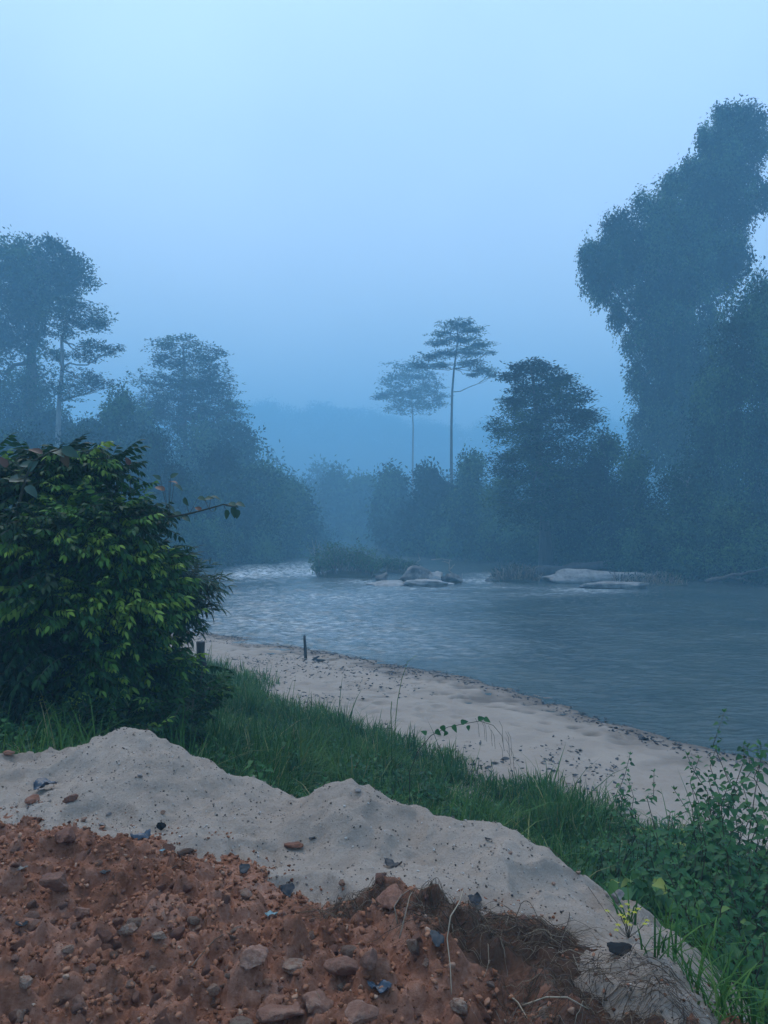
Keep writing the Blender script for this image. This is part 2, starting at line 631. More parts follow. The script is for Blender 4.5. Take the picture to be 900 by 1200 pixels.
def ground_mat():
    m, t, p = new_mat('forest_floor')
    geo = t.nodes.new('ShaderNodeNewGeometry')
    n1 = noise_node(t, 0.8, 8, 0.65, geo.outputs['Position'])
    r = ramp_node(t, [(0.3, (0.020, 0.024, 0.014)), (0.6, (0.045, 0.050, 0.025)), (0.8, (0.08, 0.065, 0.045))])
    t.links.new(n1.outputs['Fac'], r.inputs[0])
    t.links.new(r.outputs[0], p.inputs['Base Color'])
    p.inputs['Roughness'].default_value = 0.95
    return m


M['ground'] = ground_mat()


def water_mat():
    m, t, p = new_mat('river_water')
    geo = t.nodes.new('ShaderNodeNewGeometry')
    pos = geo.outputs['Position']
    a = t.nodes.new('ShaderNodeAttribute')
    a.attribute_name = 'foam_sheen'
    mp = t.nodes.new('ShaderNodeMapping')
    mp.inputs['Scale'].default_value = (0.8, 2.4, 1)
    t.links.new(pos, mp.inputs[0])
    nf = noise_node(t, 2.2, 8, 0.7, mp.outputs[0])
    mulf = t.nodes.new('ShaderNodeMath')
    mulf.operation = 'MULTIPLY'
    nr = t.nodes.new('ShaderNodeMapRange')
    nr.inputs['From Min'].default_value = 0.40
    nr.inputs['From Max'].default_value = 0.64
    t.links.new(nf.outputs['Fac'], nr.inputs['Value'])
    t.links.new(a.outputs['Fac'], mulf.inputs[0])
    t.links.new(nr.outputs[0], mulf.inputs[1])
    mr = t.nodes.new('ShaderNodeMapRange')
    mr.inputs['From Min'].default_value = 0.02
    mr.inputs['From Max'].default_value = 0.85
    t.links.new(mulf.outputs[0], mr.inputs['Value'])
    nb = noise_node(t, 0.25, 4, 0.5, pos)
    r = ramp_node(t, [(0.35, (0.036, 0.060, 0.064)), (0.65, (0.066, 0.088, 0.084))])
    t.links.new(nb.outputs['Fac'], r.inputs[0])
    mk = t.nodes.new('ShaderNodeMix')
    mk.data_type = 'RGBA'
    t.links.new(mr.outputs[0], mk.inputs['Factor'])
    t.links.new(r.outputs[0], mk.inputs[6])
    mk.inputs[7].default_value = (0.72, 0.76, 0.78, 1)
    t.links.new(mk.outputs[2], p.inputs['Base Color'])
    rr = t.nodes.new('ShaderNodeMapRange')
    rr.inputs['To Min'].default_value = 0.06
    rr.inputs['To Max'].default_value = 0.7
    t.links.new(mr.outputs[0], rr.inputs['Value'])
    t.links.new(rr.outputs[0], p.inputs['Roughness'])
    p.inputs['IOR'].default_value = 1.33
    mp2 = t.nodes.new('ShaderNodeMapping')
    mp2.inputs['Scale'].default_value = (0.7, 1.9, 1)
    t.links.new(pos, mp2.inputs[0])
    n3 = noise_node(t, 3.5, 5, 0.6, mp2.outputs[0])
    b = t.nodes.new('ShaderNodeBump')
    b.inputs['Strength'].default_value = 1.0
    b.inputs['Distance'].default_value = 0.05
    t.links.new(n3.outputs['Fac'], b.inputs['Height'])
    t.links.new(b.outputs[0], p.inputs['Normal'])
    return m


M['water'] = water_mat()

# ================================================================== terrain functions
NEAR = [(60, -14), (30, 0.5), (14, 8.6), (8.9, 12.3), (7.2, 14.4), (6.06, 15.6), (5.15, 17.2), (4.3, 19.3), (2.7, 21.9), (0, 24.8), (-2.8, 27.4), (-4.97, 29.8), (-7.4, 31.2), (-10, 33), (-13, 38)]
LEFT = [(-14.5, 50), (-15.5, 62), (-15.2, 75), (-14.0, 84), (-11.5, 96), (-9.4, 108), (-9, 125), (-13, 175)]
RIGHT = [(-3, 175), (-1.0, 124), (7.3, 95), (13.5, 81), (16.5, 71), (21.2, 61), (26.6, 54), (34, 47), (46, 39), (90, 18)]
RIVER = np.array(NEAR + LEFT + RIGHT + [(90, -20)], float)
BANK = np.array([(-160, 90), (-80, 60), (-14, 32), (-9, 26), (-4.9, 20.5), (-3.8, 18), (-0.9, 14.4), (1.5, 11.6), (2.5, 10.2), (4, 8.8), (6, 7.5), (9, 5), (40, -14), (120, -60)], float)


def poly_dist(x, y, P, closed):
    """distance to the nearest segment and the side (cross product sign) of it"""
    best = np.full(np.shape(x), 1e18)
    side = np.zeros(np.shape(x))
    k = len(P)
    for i in range(k if closed else k - 1):
        ax, ay = P[i]
        bx, by = P[(i + 1) % k]
        dx, dy = bx - ax, by - ay
        t = np.clip(((x - ax) * dx + (y - ay) * dy) / (dx * dx + dy * dy), 0, 1)
        qx, qy = x - ax - t * dx, y - ay - t * dy
        d2 = qx * qx + qy * qy
        c = dx * (y - ay) - dy * (x - ax)
        m = d2 < best
        best = np.where(m, d2, best)
        side = np.where(m, np.sign(c), side)
    return np.sqrt(best), side


def inside_poly(x, y, P):
    r = np.zeros(np.shape(x), bool)
    k = len(P)
    for i in range(k):
        x1, y1 = P[i]
        x2, y2 = P[(i + 1) % k]
        c = ((y1 > y) != (y2 > y)) & (x < (x2 - x1) * (y - y1) / (y2 - y1 + 1e-12) + x1)
        r ^= c
    return r


def ground_z(x, y):
    x, y = np.asarray(x, float), np.asarray(y, float)
    d, _ = poly_dist(x, y, RIVER, True)
    ins = inside_poly(x, y, RIVER)
    dn, _ = poly_dist(x, y, np.array(NEAR, float), False)
    near = dn < d + 0.3
    wob = 0.35 * fbm(x * 0.5, y * 0.5, 0, 3, 11)
    db, sb = poly_dist(x, y, BANK, False)
    s = np.where(sb < 0, db, -db)
    zn = 0.03 * smooth(d / 0.4) + np.minimum(0.05 * d, 0.52) + 2.30 * smooth((s + wob) / 9.5) + 0.05 * fbm(x * 0.8, y * 0.8, 0, 4, 5)
    zf = 0.55 * smooth(d / 2.0) + 1.6 * smooth((d - 1) / 14) + 0.3 * fbm(x * 0.2, y * 0.2, 0, 4, 6)
    zf = zf + smooth(d / 25) * (80 * np.exp(-((x + 110) / 210) ** 2 - ((y - 650) / 130) ** 2) + 58 * np.exp(-((x - 230) / 170) ** 2 - ((y - 640) / 130) ** 2)
                                + 9 * np.exp(-((x + 85) / 40) ** 2 - ((y - 110) / 50) ** 2) + 8 * np.exp(-((x - 75) / 40) ** 2 - ((y - 95) / 40) ** 2))
    z = np.where(near, zn, zf)
    bed = -np.minimum(1.3, 0.16 * d)
    return np.where(ins, bed, z)


class TPS:
    def __init__(self, pts):
        p = np.asarray(pts, float)
        self.p = p
        n = len(p)
        K = self.k(p[:, None, 0] - p[None, :, 0], p[:, None, 1] - p[None, :, 1]) + 1e-3 * np.eye(n)
        A = np.zeros((n + 3, n + 3))
        A[:n, :n] = K
        A[:n, n] = 1
        A[:n, n + 1:] = p[:, :2]
        A[n, :n] = 1
        A[n + 1:, :n] = p[:, :2].T
        b = np.zeros(n + 3)
        b[:n] = p[:, 2]
        self.c = np.linalg.solve(A, b)

    @staticmethod
    def k(dx, dy):
        r2 = dx * dx + dy * dy
        return 0.5 * r2 * np.log(r2 + 1e-12)

    def __call__(self, x, y):
        n = len(self.p)
        r = self.c[n] + self.c[n + 1] * x + self.c[n + 2] * y
        for i in range(n):
            r = r + self.c[i] * self.k(x - self.p[i, 0], y - self.p[i, 1])
        return r


CREST = [(-260, 915, 5.6), (-130, 898, 5.4), (0, 880, 5.2), (60, 868, 5.1), (130, 856, 5.0), (165, 857, 4.95), (210, 884, 4.9), (260, 906, 4.8), (320, 927, 4.7), (370, 924, 4.5),
         (400, 919, 4.4), (430, 925, 4.35), (500, 948, 4.2), (600, 976, 4.0), (650, 1003, 3.8), (700, 1036, 3.6), (752, 1078, 3.35), (810, 1136, 3.05), (840, 1192, 2.75), (852, 1300, 2.3)]
MID = [(335, 952, 4.46), (372, 945, 4.22), (350, 1000, 3.95), (60, 918, 4.62), (150, 905, 4.5), (200, 938, 4.35), (290, 965, 4.2), (330, 985, 4.0), (395, 960, 4.02), (400, 1012, 3.72), (500, 1000, 3.85), (550, 1030, 3.55), (650, 1060, 3.35), (735, 1105, 3.0)]
EDGE = [(-260, 955, 4.3), (-120, 955, 4.25), (0, 957, 4.15), (90, 968, 4.02), (160, 990, 3.85), (240, 1010, 3.66), (300, 1040, 3.42), (380, 1066, 3.22), (450, 1050, 3.3), (550, 1062, 3.18), (650, 1097, 2.95), (720, 1142, 2.7), (800, 1190, 2.45), (830, 1290, 2.1)]
EDGE_W = np.array([pt(*e) for e in EDGE])
CREST_W = np.array([pt(*e) for e in CREST])
_s = [pt(*e) for e in CREST + MID + EDGE]
for p_ in EDGE_W:
    _s.append(p_ + np.array([-0.12, -0.7, -0.42]))
for i_, p_ in enumerate(CREST_W):
    r_ = i_ / (len(CREST_W) - 1)
    o_ = np.array([0.25 + 0.85 * r_ ** 2, 1.0 - 0.55 * r_, 0])
    _s.append(p_ + o_ * 0.7 + np.array([0, 0, -0.55 - 0.1 * r_]))
    _s.append(p_ + o_ * 2.0 + np.array([0, 0, -1.7]))
SAND_TPS = TPS(_s)
_d = [np.array([p_[0], p_[1], p_[2] - 0.0]) for p_ in EDGE_W]
for i_, p_ in enumerate(EDGE_W):
    r_ = i_ / (len(EDGE_W) - 1)
    _d.append(p_ + np.array([0.12 + 0.25 * r_, 0.45 - 0.2 * r_, -0.22]))
    _d.append(p_ + np.array([0.3 + 1.0 * r_, 1.5 - 1.0 * r_, -1.0]))
for X_ in (-3.5, -2.2, -1.0, 0.0, 0.7):
    _d.append(np.array([X_, 2.4, 2.88]))
    _d.append(np.array([X_, 1.0, 2.88]))
    _d.append(np.array([X_, -1.0, 2.9]))
_d += [np.array([2.2, 0.5, 2.3]), np.array([2.4, -1, 2.4])]
DIRT_TPS = TPS(_d)


def sand_z(x, y):
    x, y = np.asarray(x, float), np.asarray(y, float)
    z = SAND_TPS(x, y)
    z = z + 0.065 * fbm(x * 2.3, y * 2.3, 0, 3, 21) - 0.03 * np.abs(fbm(x * 3.1 + y * 1.2, y * 2.2, 1.0, 4, 23)) + 0.045 * fbm(x * 7 + y * 2, y * 6, 0, 5, 22)
    # small slides, scooped hollows and crumbling ledges in the heap's face
    ax_, ay_ = x + 0.08 * fbm(x * 4, y * 4, 2.0, 3, 25), y + 0.08 * fbm(x * 4, y * 4, 7.0, 3, 26)
    z = z - 0.30 * clods(ax_, ay_, 0.55, 311, 0.35) + 0.30 * clods(ax_, ay_ * 1.4, 0.42, 321, 0.30, 2.2) * 0.45 + 0.22 * clods(ax_, ay_, 0.17, 331, 0.35, 2.0)
    z = z - 0.045 * np.exp(-(((x + 1.42) / 0.10) ** 2 + ((y - 4.78) / 0.10) ** 2))
    z = z + 0.011 * fbm(x * 19, y * 19, 0, 3, 24)
    z = z + 0.22 * clods(x, y, 0.16, 301, 0.22) * 0.35 + 0.4 * clods(x, y, 0.06, 305, 0.25) * 0.5
    return z


def humus(x, y):
    m = np.exp(-(((x - 0.52) / 0.42) ** 2 + ((y - 2.92) / 0.28) ** 2)) + np.exp(-(((x - 0.75) / 0.38) ** 2 + ((y - 2.45) / 0.5) ** 2)) + 0.7 * np.exp(-(((x + 0.15) / 0.3) ** 2 + ((y - 3.18) / 0.10) ** 2))
    return np.clip(m * 1.25 + 0.9 * fbm(x * 6, y * 6, 0, 5, 31) - 0.30, 0, 0.9)


def dirt_z(x, y, fine=True):
    x, y = np.asarray(x, float), np.asarray(y, float)
    z = DIRT_TPS(x, y)
    hm = humus(x, y)
    wx, wy = x + 0.035 * fbm(x * 9, y * 9, 0, 4, 41), y + 0.035 * fbm(x * 9, y * 9, 3.3, 4, 42)
    z = z + 0.05 * fbm(x * 1.6, y * 1.6, 0, 3, 43) + 0.02 * fbm(x * 7, y * 7, 0, 5, 44, 0.6) - 0.03
    z = z + 0.025 * np.exp(-(((x - 0.45) / 0.33) ** 2 + ((y - 2.98) / 0.14) ** 2)) + 0.10 * np.exp(-(((x - 0.03) / 0.10) ** 2 + ((y - 3.25) / 0.09) ** 2))
    k = (1 - 0.3 * hm) * (0.35 + 0.65 * smooth((DIRT_TPS(x, y) - SAND_TPS(x, y) - 0.01) / 0.10))
    z = z + 0.045 - 0.042 * smooth((x - 0.05) / 0.35)
    z = z + k * (0.50 * clods(wx, wy, 0.34, 51, 0.45, 1.8) + 0.85 * clods(wx, wy, 0.15, 61, 0.6, 2.2) + 1.1 * clods(wx, wy, 0.07, 71, 0.6, 2.6) + 0.9 * clods(wx, wy, 0.034, 81, 0.55, 2.2)) - k * 0.05
    z = z + 0.012 * fbm(x * 30, y * 30, 0, 3, 45) * (1 + hm)
    return z


def surf(x, y):
    """the highest ground at a point"""
    g = ground_z(x, y)
    m = (np.abs(x) < 4) & (y < 8) & (y > 0.5)
    z = g.copy() if isinstance(g, np.ndarray) and g.shape else np.array(g)
    if np.any(m):
        z = np.where(m, np.maximum(z, np.maximum(sand_z(x, y), dirt_z(x, y))), z)
    return z


def hit(px, py, y0=1.6, y1=140.0):
    """where the ray through a pixel of the photograph meets the ground"""
    Y = y0 * (y1 / y0) ** (np.arange(1600) / 1599.0)
    p = np.stack([(px - 450.0) / F * Y, Y, CAM_Z + (HY - py) / F * Y], 1)
    z = np.maximum(surf(p[:, 0], p[:, 1]), 0.0)
    i = np.argmax(p[:, 2] <= z)
    return np.array([p[i, 0], p[i, 1], z[i]])


def grid_obj(name, X, Y, Z, mat, attrs=None, kind='structure'):
    r, c = X.shape
    i = np.arange(r - 1)[:, None] * c
    j = np.arange(c - 1)[None, :]
    q = np.stack([i + j, i + j + 1, i + c + j + 1, i + c + j], -1).reshape(-1, 4)
    me = make_mesh(name, np.stack([X.ravel(), Y.ravel(), Z.ravel()], 1), [q], mat, {k: v.ravel() for k, v in (attrs or {}).items()}, True)
    o = bpy.data.objects.new(name, me)
    COL.objects.link(o)
    return tag(o, kind=kind)


# ================================================================== the setting
# ground: one polar sheet out to where the air hides everything
ang = np.concatenate([np.radians(np.linspace(-180, -44, 36, endpoint=False)), np.radians(np.linspace(-44, 44, 420, endpoint=False)), np.radians(np.linspace(44, 180, 37))])
rad = 0.6 * (800 / 0.6) ** (np.linspace(0, 1, 330))
A_, R_ = np.meshgrid(ang, rad, indexing='ij')
X_, Y_ = np.sin(A_) * R_, np.cos(A_) * R_
Z_ = ground_z(X_, Y_)
near_box = (np.abs(X_) < 4.0) & (Y_ < 6.0) & (Y_ > -3)
Z_ = np.where(R_ < 3.5, np.minimum(Z_, 2.35), Z_)
_db, _sb = poly_dist(X_, Y_, BANK, False)
_ss = np.where(_sb < 0, _db, -_db)
_m = smooth((1.7 - _ss) / 0.8) * smooth((X_ + 10.6) / 0.5) * smooth((11.6 - X_) / 0.5) * smooth((33.6 - Y_) / 0.6) * smooth((Y_ - 6.2) / 0.5)
Z_ = Z_ - 0.4 * _m
g = grid_obj('ground', X_.T, Y_.T, Z_.T, M['ground'])

# beach: the sand between the grass bank and the river
bx, by = np.meshgrid(np.arange(-11, 12, 0.05), np.arange(6.0, 34, 0.05))
dr, _ = poly_dist(bx, by, RIVER, True)
ins = inside_poly(bx, by, RIVER)
sdr = np.where(ins, -dr, dr)
db, sb = poly_dist(bx, by, BANK, False)
ss = np.where(sb < 0, db, -db)
bz = ground_z(bx, by) + 0.012
dent = clods(bx + .1 * fbm(bx * 3, by * 3, 0, 2, 91), by + .1 * fbm(bx * 3, by * 3, 5, 2, 92), 0.36, 101, 0.5, 1.6) * 0.5 + clods(bx, by, 0.9, 111, 0.35) * 0.12
dent_amt = np.clip(0.55 + 0.9 * fbm(bx * 0.35, by * 0.35, 0, 3, 121), 0.05, 1.3) * smooth((sdr - 0.3) / 1.2)
bz = bz - dent * dent_amt + 0.02 * fbm(bx * 3, by * 3, 0, 4, 122)
edge_c = smooth((2.2 - ss + 0.8 * fbm(bx * 0.9, by * 0.9, 0, 3, 123)) / 0.8)
bz = np.where(sdr > 0.5, np.maximum(bz, 0.035 + 0.01 * np.minimum(sdr, 3)), bz)
bz = bz - 0.5 * (1 - edge_c)                         # dives under the grass bank
beach = grid_obj('beach', bx, by, bz, M['beach'])

# sand heap and red earth, modelled as height sheets that dive under each other
sx, sy = np.meshgrid(np.arange(-4.2, 2.6, 0.016), np.arange(1.9, 7.0, 0.016))
sz = sand_z(sx, sy)
sandheap = grid_obj('sand_heap', sx, sy, np.maximum(sz, 0.3), M['sand'])
dx, dy = np.meshgrid(np.arange(-4.2, 1.75, 0.0115), np.arange(0.4, 4.7, 0.0115))
dz = dirt_z(dx, dy)
redearth = grid_obj('red_earth', dx, dy, dz, M['dirt'], {'humus': humus(dx, dy)})

# river
wa = np.concatenate([np.radians(np.linspace(-80, -34, 40, endpoint=False)), np.radians(np.linspace(-34, 34, 760)), np.radians(np.linspace(35, 100, 60))])
wr = 8.5 * (190 / 8.5) ** np.linspace(0, 1, 900)
A_, R_ = np.meshgrid(wa, wr, indexing='ij')
wx, wy = np.sin(A_) * R_, np.cos(A_) * R_
FOAM_SHEEN = [(288, 674, 26, 7, 1.0), (300, 664, 30, 5, .55), (385, 660, 26, 5, .8), (375, 672, 40, 6, .8), (425, 683, 26, 4, .7), (345, 668, 40, 8, .5), (560, 681, 26, 5, .9), (572, 674, 20, 4, .7), (690, 692, 34, 4, .9), (640, 697, 50, 4, .45),
        (590, 689, 60, 4, .3), (470, 690, 60, 4, .3), (455, 655, 40, 3, .4), (420, 700, 150, 14, .30), (380, 735, 170, 26, .28), (330, 715, 140, 30, .22), (470, 760, 170, 24, .18)]  # rapids froth; the broad faint entries also paint in reflected-sky brightness
foam_sheen = np.zeros_like(wx)
with np.errstate(all='ignore'):
    ppx = 450 + wx / wy * F
    ppy = HY + CAM_Z / wy * F
for fx, fy, rx, ry, am in FOAM_SHEEN:
    c = pt(fx, fy, CAM_Z * F / (fy - HY))
    Yc = c[1]
    sxm = rx / F * Yc
    sym = max(0.8, CAM_Z * F / (fy - ry * 0.6 - HY) - Yc) if fy - ry * 0.6 > HY + 4 else 8
    sxm, sym, am = (sxm * 1.35, sym * 1.3, am * 0.72) if am > 0.32 else (sxm, sym, am * 1.15)
    foam_sheen += am * np.exp(-((wx - c[0]) / sxm) ** 2 - ((wy - c[1]) / sym) ** 2)
foam_sheen = np.clip(foam_sheen, 0, 1)
wz = 0.06 * (1 - 2 * np.abs(fbm(wx * 0.55 + 0.25 * wy, wy * 1.3, 0, 3, 136))) + 0.035 * (1 - 2 * np.abs(fbm(wx * 1.3, wy * 3.0, 0, 2, 137))) + 0.04 * fbm(wx * 0.30, wy * 0.8, 0, 3, 131) + 0.055 * fbm(wx * 0.75, wy * 2.0, 0, 3, 132) * (1 + 1.2 * foam_sheen) + 0.04 * fbm(wx * 1.7, wy * 5.0, 0, 3, 134) + foam_sheen * 0.12 * fbm(wx * 0.9, wy * 1.6, 0, 4, 133)
calm = 0.55 + 0.85 * smooth((560 - ppx) / 420)
wz = wz * np.where(wy > 5, calm, 0.6)
river = grid_obj('river', wx.T, wy.T, wz.T, M['water'], {'foam_sheen': foam_sheen.T})
river.data.polygons.foreach_set('use_smooth', np.ones(len(river.data.polygons), bool))

# ================================================================== forest
def ell_px(px, py, rx, ry, Y, rz=None, dy=0.0):
    """an ellipsoid (centre, radii) of real size at distance Y"""
    s = Y / F
    return (pt(px, py, Y) + np.array([0, dy, 0]), np.array([rx * s, (rz if rz else rx) * s, ry * s]))


def leaf_cloud(mb, ells, n, size, rng, style='round', per=7, spread=0.35, tint0=0.45, core=0.35, up=0.0):
    """leaf-sized faces in twig clumps spread through ellipsoids"""
    C = np.array([e[0] for e in ells])
    R = np.array([e[1] for e in ells])
    area = (R[:, 0] * R[:, 2] + R[:, 0] * R[:, 1] + R[:, 1] * R[:, 2]) ** 0.9
    n, size, spread = int(n * (1.25 if style == 'plate' else 1.9)), size * 1.15, spread * 1.1
    k = max(4, n // per)
    k2 = int(k * (1.2 if style == 'vine' else 1.9))
    idx = rng.choice(len(ells), size=k2, p=area / area.sum())
    d = rnd_dirs(k2, rng)
    rr = np.where(rng.random(k2) < core, rng.random(k2) ** 0.5 * 0.85, rng.uniform(0.74, 1.02 if style == 'vine' else 1.08, k2))
    lump = noise3(d[:, 0] * 1.9 + idx * 3.7, d[:, 1] * 1.9, d[:, 2] * 2.3, 12)
    rr = rr * (1 + (0.27 if style == 'vine' else 0.42) * lump)
    if style == 'vine':
        rr = np.where(rng.random(k2) < 0.05, rng.uniform(1.05, 1.32, k2), rr)
    p = C[idx] + d * rr[:, None] * R[idx]
    sc_ = float(np.median(R.min(1)))
    f = 1.6 / max(sc_, 0.5)
    g = noise3(p[:, 0] * f, p[:, 1] * f, p[:, 2] * f, 3) + 0.6 * noise3(p[:, 0] * f * 2.7, p[:, 1] * f * 2.7, p[:, 2] * f * 2.7, 4)
    order = np.argsort(-(g + 0.35 * rng.random(k2)))
    keep = order[:k]
    p, d = p[keep], d[keep]
    # clumps push outwards unevenly
    bump = noise3(p[:, 0] * 0.9 / size / 4, p[:, 1] * 0.9 / size / 4, p[:, 2] * 0.9 / size / 4, 8)
    p = p + d * (bump * 1.3 * size)[:, None]
    P = np.repeat(p, per, 0)
    D = np.repeat(d, per, 0)
    m = len(P)
    if style == 'plate':
        off = rng.normal(size=(m, 3)) * np.array([spread, spread, spread * 0.22])
        P = P + off
        dirs = unit(rnd_dirs(m, rng) * np.array([1, 1, 0.35]) + D * np.array([0.5, 0.5, 0.1]))
        nrm = rnd_dirs(m, rng) * 0.5 + np.array([0, 0, 1.0])
    elif style == 'vine':
        off = rng.normal(size=(m, 3)) * np.array([spread * 0.7, spread * 0.7, spread * 1.3])
        P = P + off
        dirs = unit(rnd_dirs(m, rng) * 0.8 + D * 0.35 + np.array([0, 0, -0.75]))
        nrm = D * 0.9 + rnd_dirs(m, rng) * 0.6 + np.array([0, 0, 0.35])
    else:
        off = rng.normal(size=(m, 3)) * spread
        P = P + off
        dirs = unit(rnd_dirs(m, rng) + D * 0.5)
        nrm = D * 0.5 + rnd_dirs(m, rng) * 0.7 + np.array([0, 0, 0.5 + up])
    s = size * rng.uniform(0.6, 1.25, m)
    v, fs, V = place(RHOMB, RHOMB_F, P, dirs, nrm, np.stack([s, s * rng.uniform(0.8, 1.3, m), s], 1))
    big = 0.65 * noise3(p[:, 0] / (size * 7), p[:, 1] / (size * 7), p[:, 2] / (size * 7), 33)  # clump-wide tint puts lit and shaded masses into the leaf colour
    t = np.clip(np.repeat(rng.normal(tint0, 0.2, len(p)) + big, per) + rng.normal(0, 0.08, m), 0, 1)
    mb.add(v, fs, np.repeat(t, V))


def strands(mb, tops, lengths, size, rng, step=0.16):
    """hanging vine strands: a line of leaves below each top point"""
    P, Dn = [], []
    for p, l in zip(tops, lengths):
        k = max(3, int(l / step))
        z = np.linspace(0, l, k)
        sway = np.cumsum(rng.normal(0, 0.02, (k, 2)), 0)
        P.append(np.stack([p[0] + sway[:, 0], p[1] + sway[:, 1], p[2] - z], 1))
    P = np.concatenate(P)
    m = len(P)
    P = P + rng.normal(0, 0.07, (m, 3))
    s = size * rng.uniform(0.6, 1.2, m)
    v, fs, V = place(RHOMB, RHOMB_F, P, rnd_dirs(m, rng) * 0.7 + np.array([0, 0, -1.0]), rnd_dirs(m, rng) + np.array([0, -0.6, 0.2]), np.stack([s, s, s], 1))
    mb.add(v, fs, np.repeat(np.clip(rng.normal(0.72, 0.2, m), 0, 1), V))


def limb_path(a, b, rng, k=7, sag=0.12):
    t = np.linspace(0, 1, k)[:, None]
    a, b = np.asarray(a, float), np.asarray(b, float)
    p = a + (b - a) * t
    L_ = np.linalg.norm(b - a)
    p = p + np.sin(t * math.pi) * np.array([0, 0, sag * L_]) * -0.5
    p[1:-1] += rng.normal(0, 0.035 * L_, (k - 2, 3))
    return p


def tree(name, label, base, trunk, ells, n, size, mat='tree_leaf', bark='bark', style='round', group=None, cat='tree', seed=1, limbs=True, r0=0.5, r1=0.12, vines=None, per=7, spread=None, tint0=0.45, core=0.35, attach=0.45, limb_r=0.30):
    rng = np.random.default_rng(seed)
    base = np.asarray(base, float)
    root = empty(name, base, label, cat, group)
    tm = MB()
    tr = np.asarray(trunk, float)
    if len(tr) == 8 or len(tr) == 6:
        tr = tr.copy()
        tr[1:-1, 0] += rng.normal(0, 0.06, len(tr) - 2)
        tr[1:-1, 1] += rng.normal(0, 0.4, len(tr) - 2)
    k = len(tr)
    rr = r0 + (r1 - r0) * np.linspace(0, 1, k) ** 0.8
    rr[0] *= 1.5
    tm.tube(tr, rr, 10)
    if limbs:
        L_ = len(tr)
        for c, r in ells:
            # leave the trunk below the clump it carries
            i = int(np.clip(np.searchsorted(tr[:, 2], c[2] - 0.55 * np.linalg.norm(c[:2] - tr[-1][:2]) - 0.5 * r[2]), int(L_ * attach), L_ - 1))
            q = limb_path(tr[i], c + np.array([0, 0, -0.3 * r[2]]), rng)
            ra = max(0.05, rr[i] * limb_r * 2)
            tm.tube(q, np.linspace(ra, 0.03, len(q)), 6)
            for j in range(4):
                d = rnd_dirs(1, rng)[0]
                d[2] = abs(d[2]) * 0.5
                e_ = c + d * r * 0.85
                q2 = limb_path(q[4 + j % 2], e_, rng, 5)
                tm.tube(q2, np.linspace(ra * 0.4, 0.02, 5), 5)
    tm.build('trunk', M[bark], root, base, True)
    cm_ = MB()
    leaf_cloud(cm_, ells, n, size, rng, style, per, spread if spread else size * 1.1, tint0, core)
    cm_.build('crown', M[mat], root, base)
    if vines:
        vm_ = MB()
        strands(vm_, vines[0], vines[1], size * 0.8, rng)
        vm_.build('hanging_vine', M['vine_leaf'], root, base)
    return root


def gz(x, y):
    return float(ground_z(np.array([x]), np.array([y]))[0])


def base_at(px, Y):
    x = (px - 450) / F * Y
    return np.array([x, Y, gz(x, Y) - 0.1])


def ashore(px, Yd, gap=1.5):
    while True:
        x = np.array([(px - 450) / F * Yd])
        y = np.array([float(Yd)])
        if not inside_poly(x, y, RIVER)[0] and poly_dist(x, y, RIVER, True)[0][0] > gap:
            return Yd
        Yd += 0.5


def straight(base, top, rng, k=12, wob=0.25):
    t = np.linspace(0, 1, k)[:, None]
    p = base + (top - base) * t
    p[1:] += np.cumsum(rng.normal(0, wob * 0.35, (k - 1, 3)) * np.array([1, 1, 0]), 0)
    return p


rg = np.random.default_rng(99)

# ---- the giant draped in vines, right
Y = 92.0
E = [(712, 312, 30, 30), (735, 292, 42, 34), (700, 316, 20, 20), (768, 272, 46, 40), (803, 255, 44, 46), (828, 222, 30, 42), (845, 190, 26, 36), (862, 160, 28, 30), (880, 150, 17, 20), (872, 205, 22, 48), (848, 245, 40, 48),
     (775, 325, 44, 44), (815, 315, 52, 50), (850, 300, 26, 36), (765, 360, 26, 36), (795, 385, 48, 56), (782, 430, 36, 50), (800, 480, 52, 60), (775, 510, 38, 48), (820, 440, 40, 60), (690, 296, 10, 8), (722, 262, 12, 10), (752, 240, 10, 12), (790, 212, 12, 12), (806, 196, 10, 14), (826, 160, 9, 14), (846, 132, 10, 10), (868, 130, 12, 8), (706, 342, 12, 16), (724, 366, 10, 16), (738, 400, 9, 18), (742, 446, 8, 20), (890, 170, 9, 14), (893, 232, 8, 16)]
ells = [ell_px(*e_, Y, rz=min(e_[2], 36), dy=rg.uniform(-1, 1)) for e_ in E]
b = base_at(800, Y)
trunk = np.array([b, pt(798, 560, Y), pt(800, 480, Y), pt(802, 400, Y), pt(812, 320, Y), pt(830, 250, Y), pt(850, 195, Y), pt(862, 160, Y)])
tops, lens = [], []
for px, py, l in ((683, 322, 2.6), (676, 322, 1.0), (690, 332, 3.2), (700, 345, 2.4), (712, 352, 2.6), (724, 372, 3.2), (735, 392, 3.6), (742, 420, 3.2), (748, 455, 2.6), (733, 380, 2.0), (890, 205, 3.0), (893, 170, 2.0), (868, 320, 3.0), (858, 335, 2.6), (770, 420, 5), (800, 440, 6), (815, 400, 6), (830, 330, 5)):
    for q in range(3):
        tops.append(pt(px + rg.normal(0, 4), py + rg.normal(0, 4), Y - (1.5 if px > 760 and py > 380 else 0)))
        lens.append(l * rg.uniform(0.5, 1.1))
for q in range(70):
    py = rg.uniform(290, 560)
    tops.append(pt(rg.uniform(745, 860) if py > 330 else rg.uniform(720, 850), py, Y - 4.2 + rg.uniform(-.6, .8)))
    lens.append(rg.uniform(3, 9))
tree('vine_covered_tree', 'towering leaning tree wholly draped in vines, the tallest on the right bank', b, trunk, ells, 88000, 0.36, 'vine_leaf', style='vine', seed=11, r0=1.1, r1=0.25, vines=(tops, lens), per=8, spread=0.34, core=0.3)

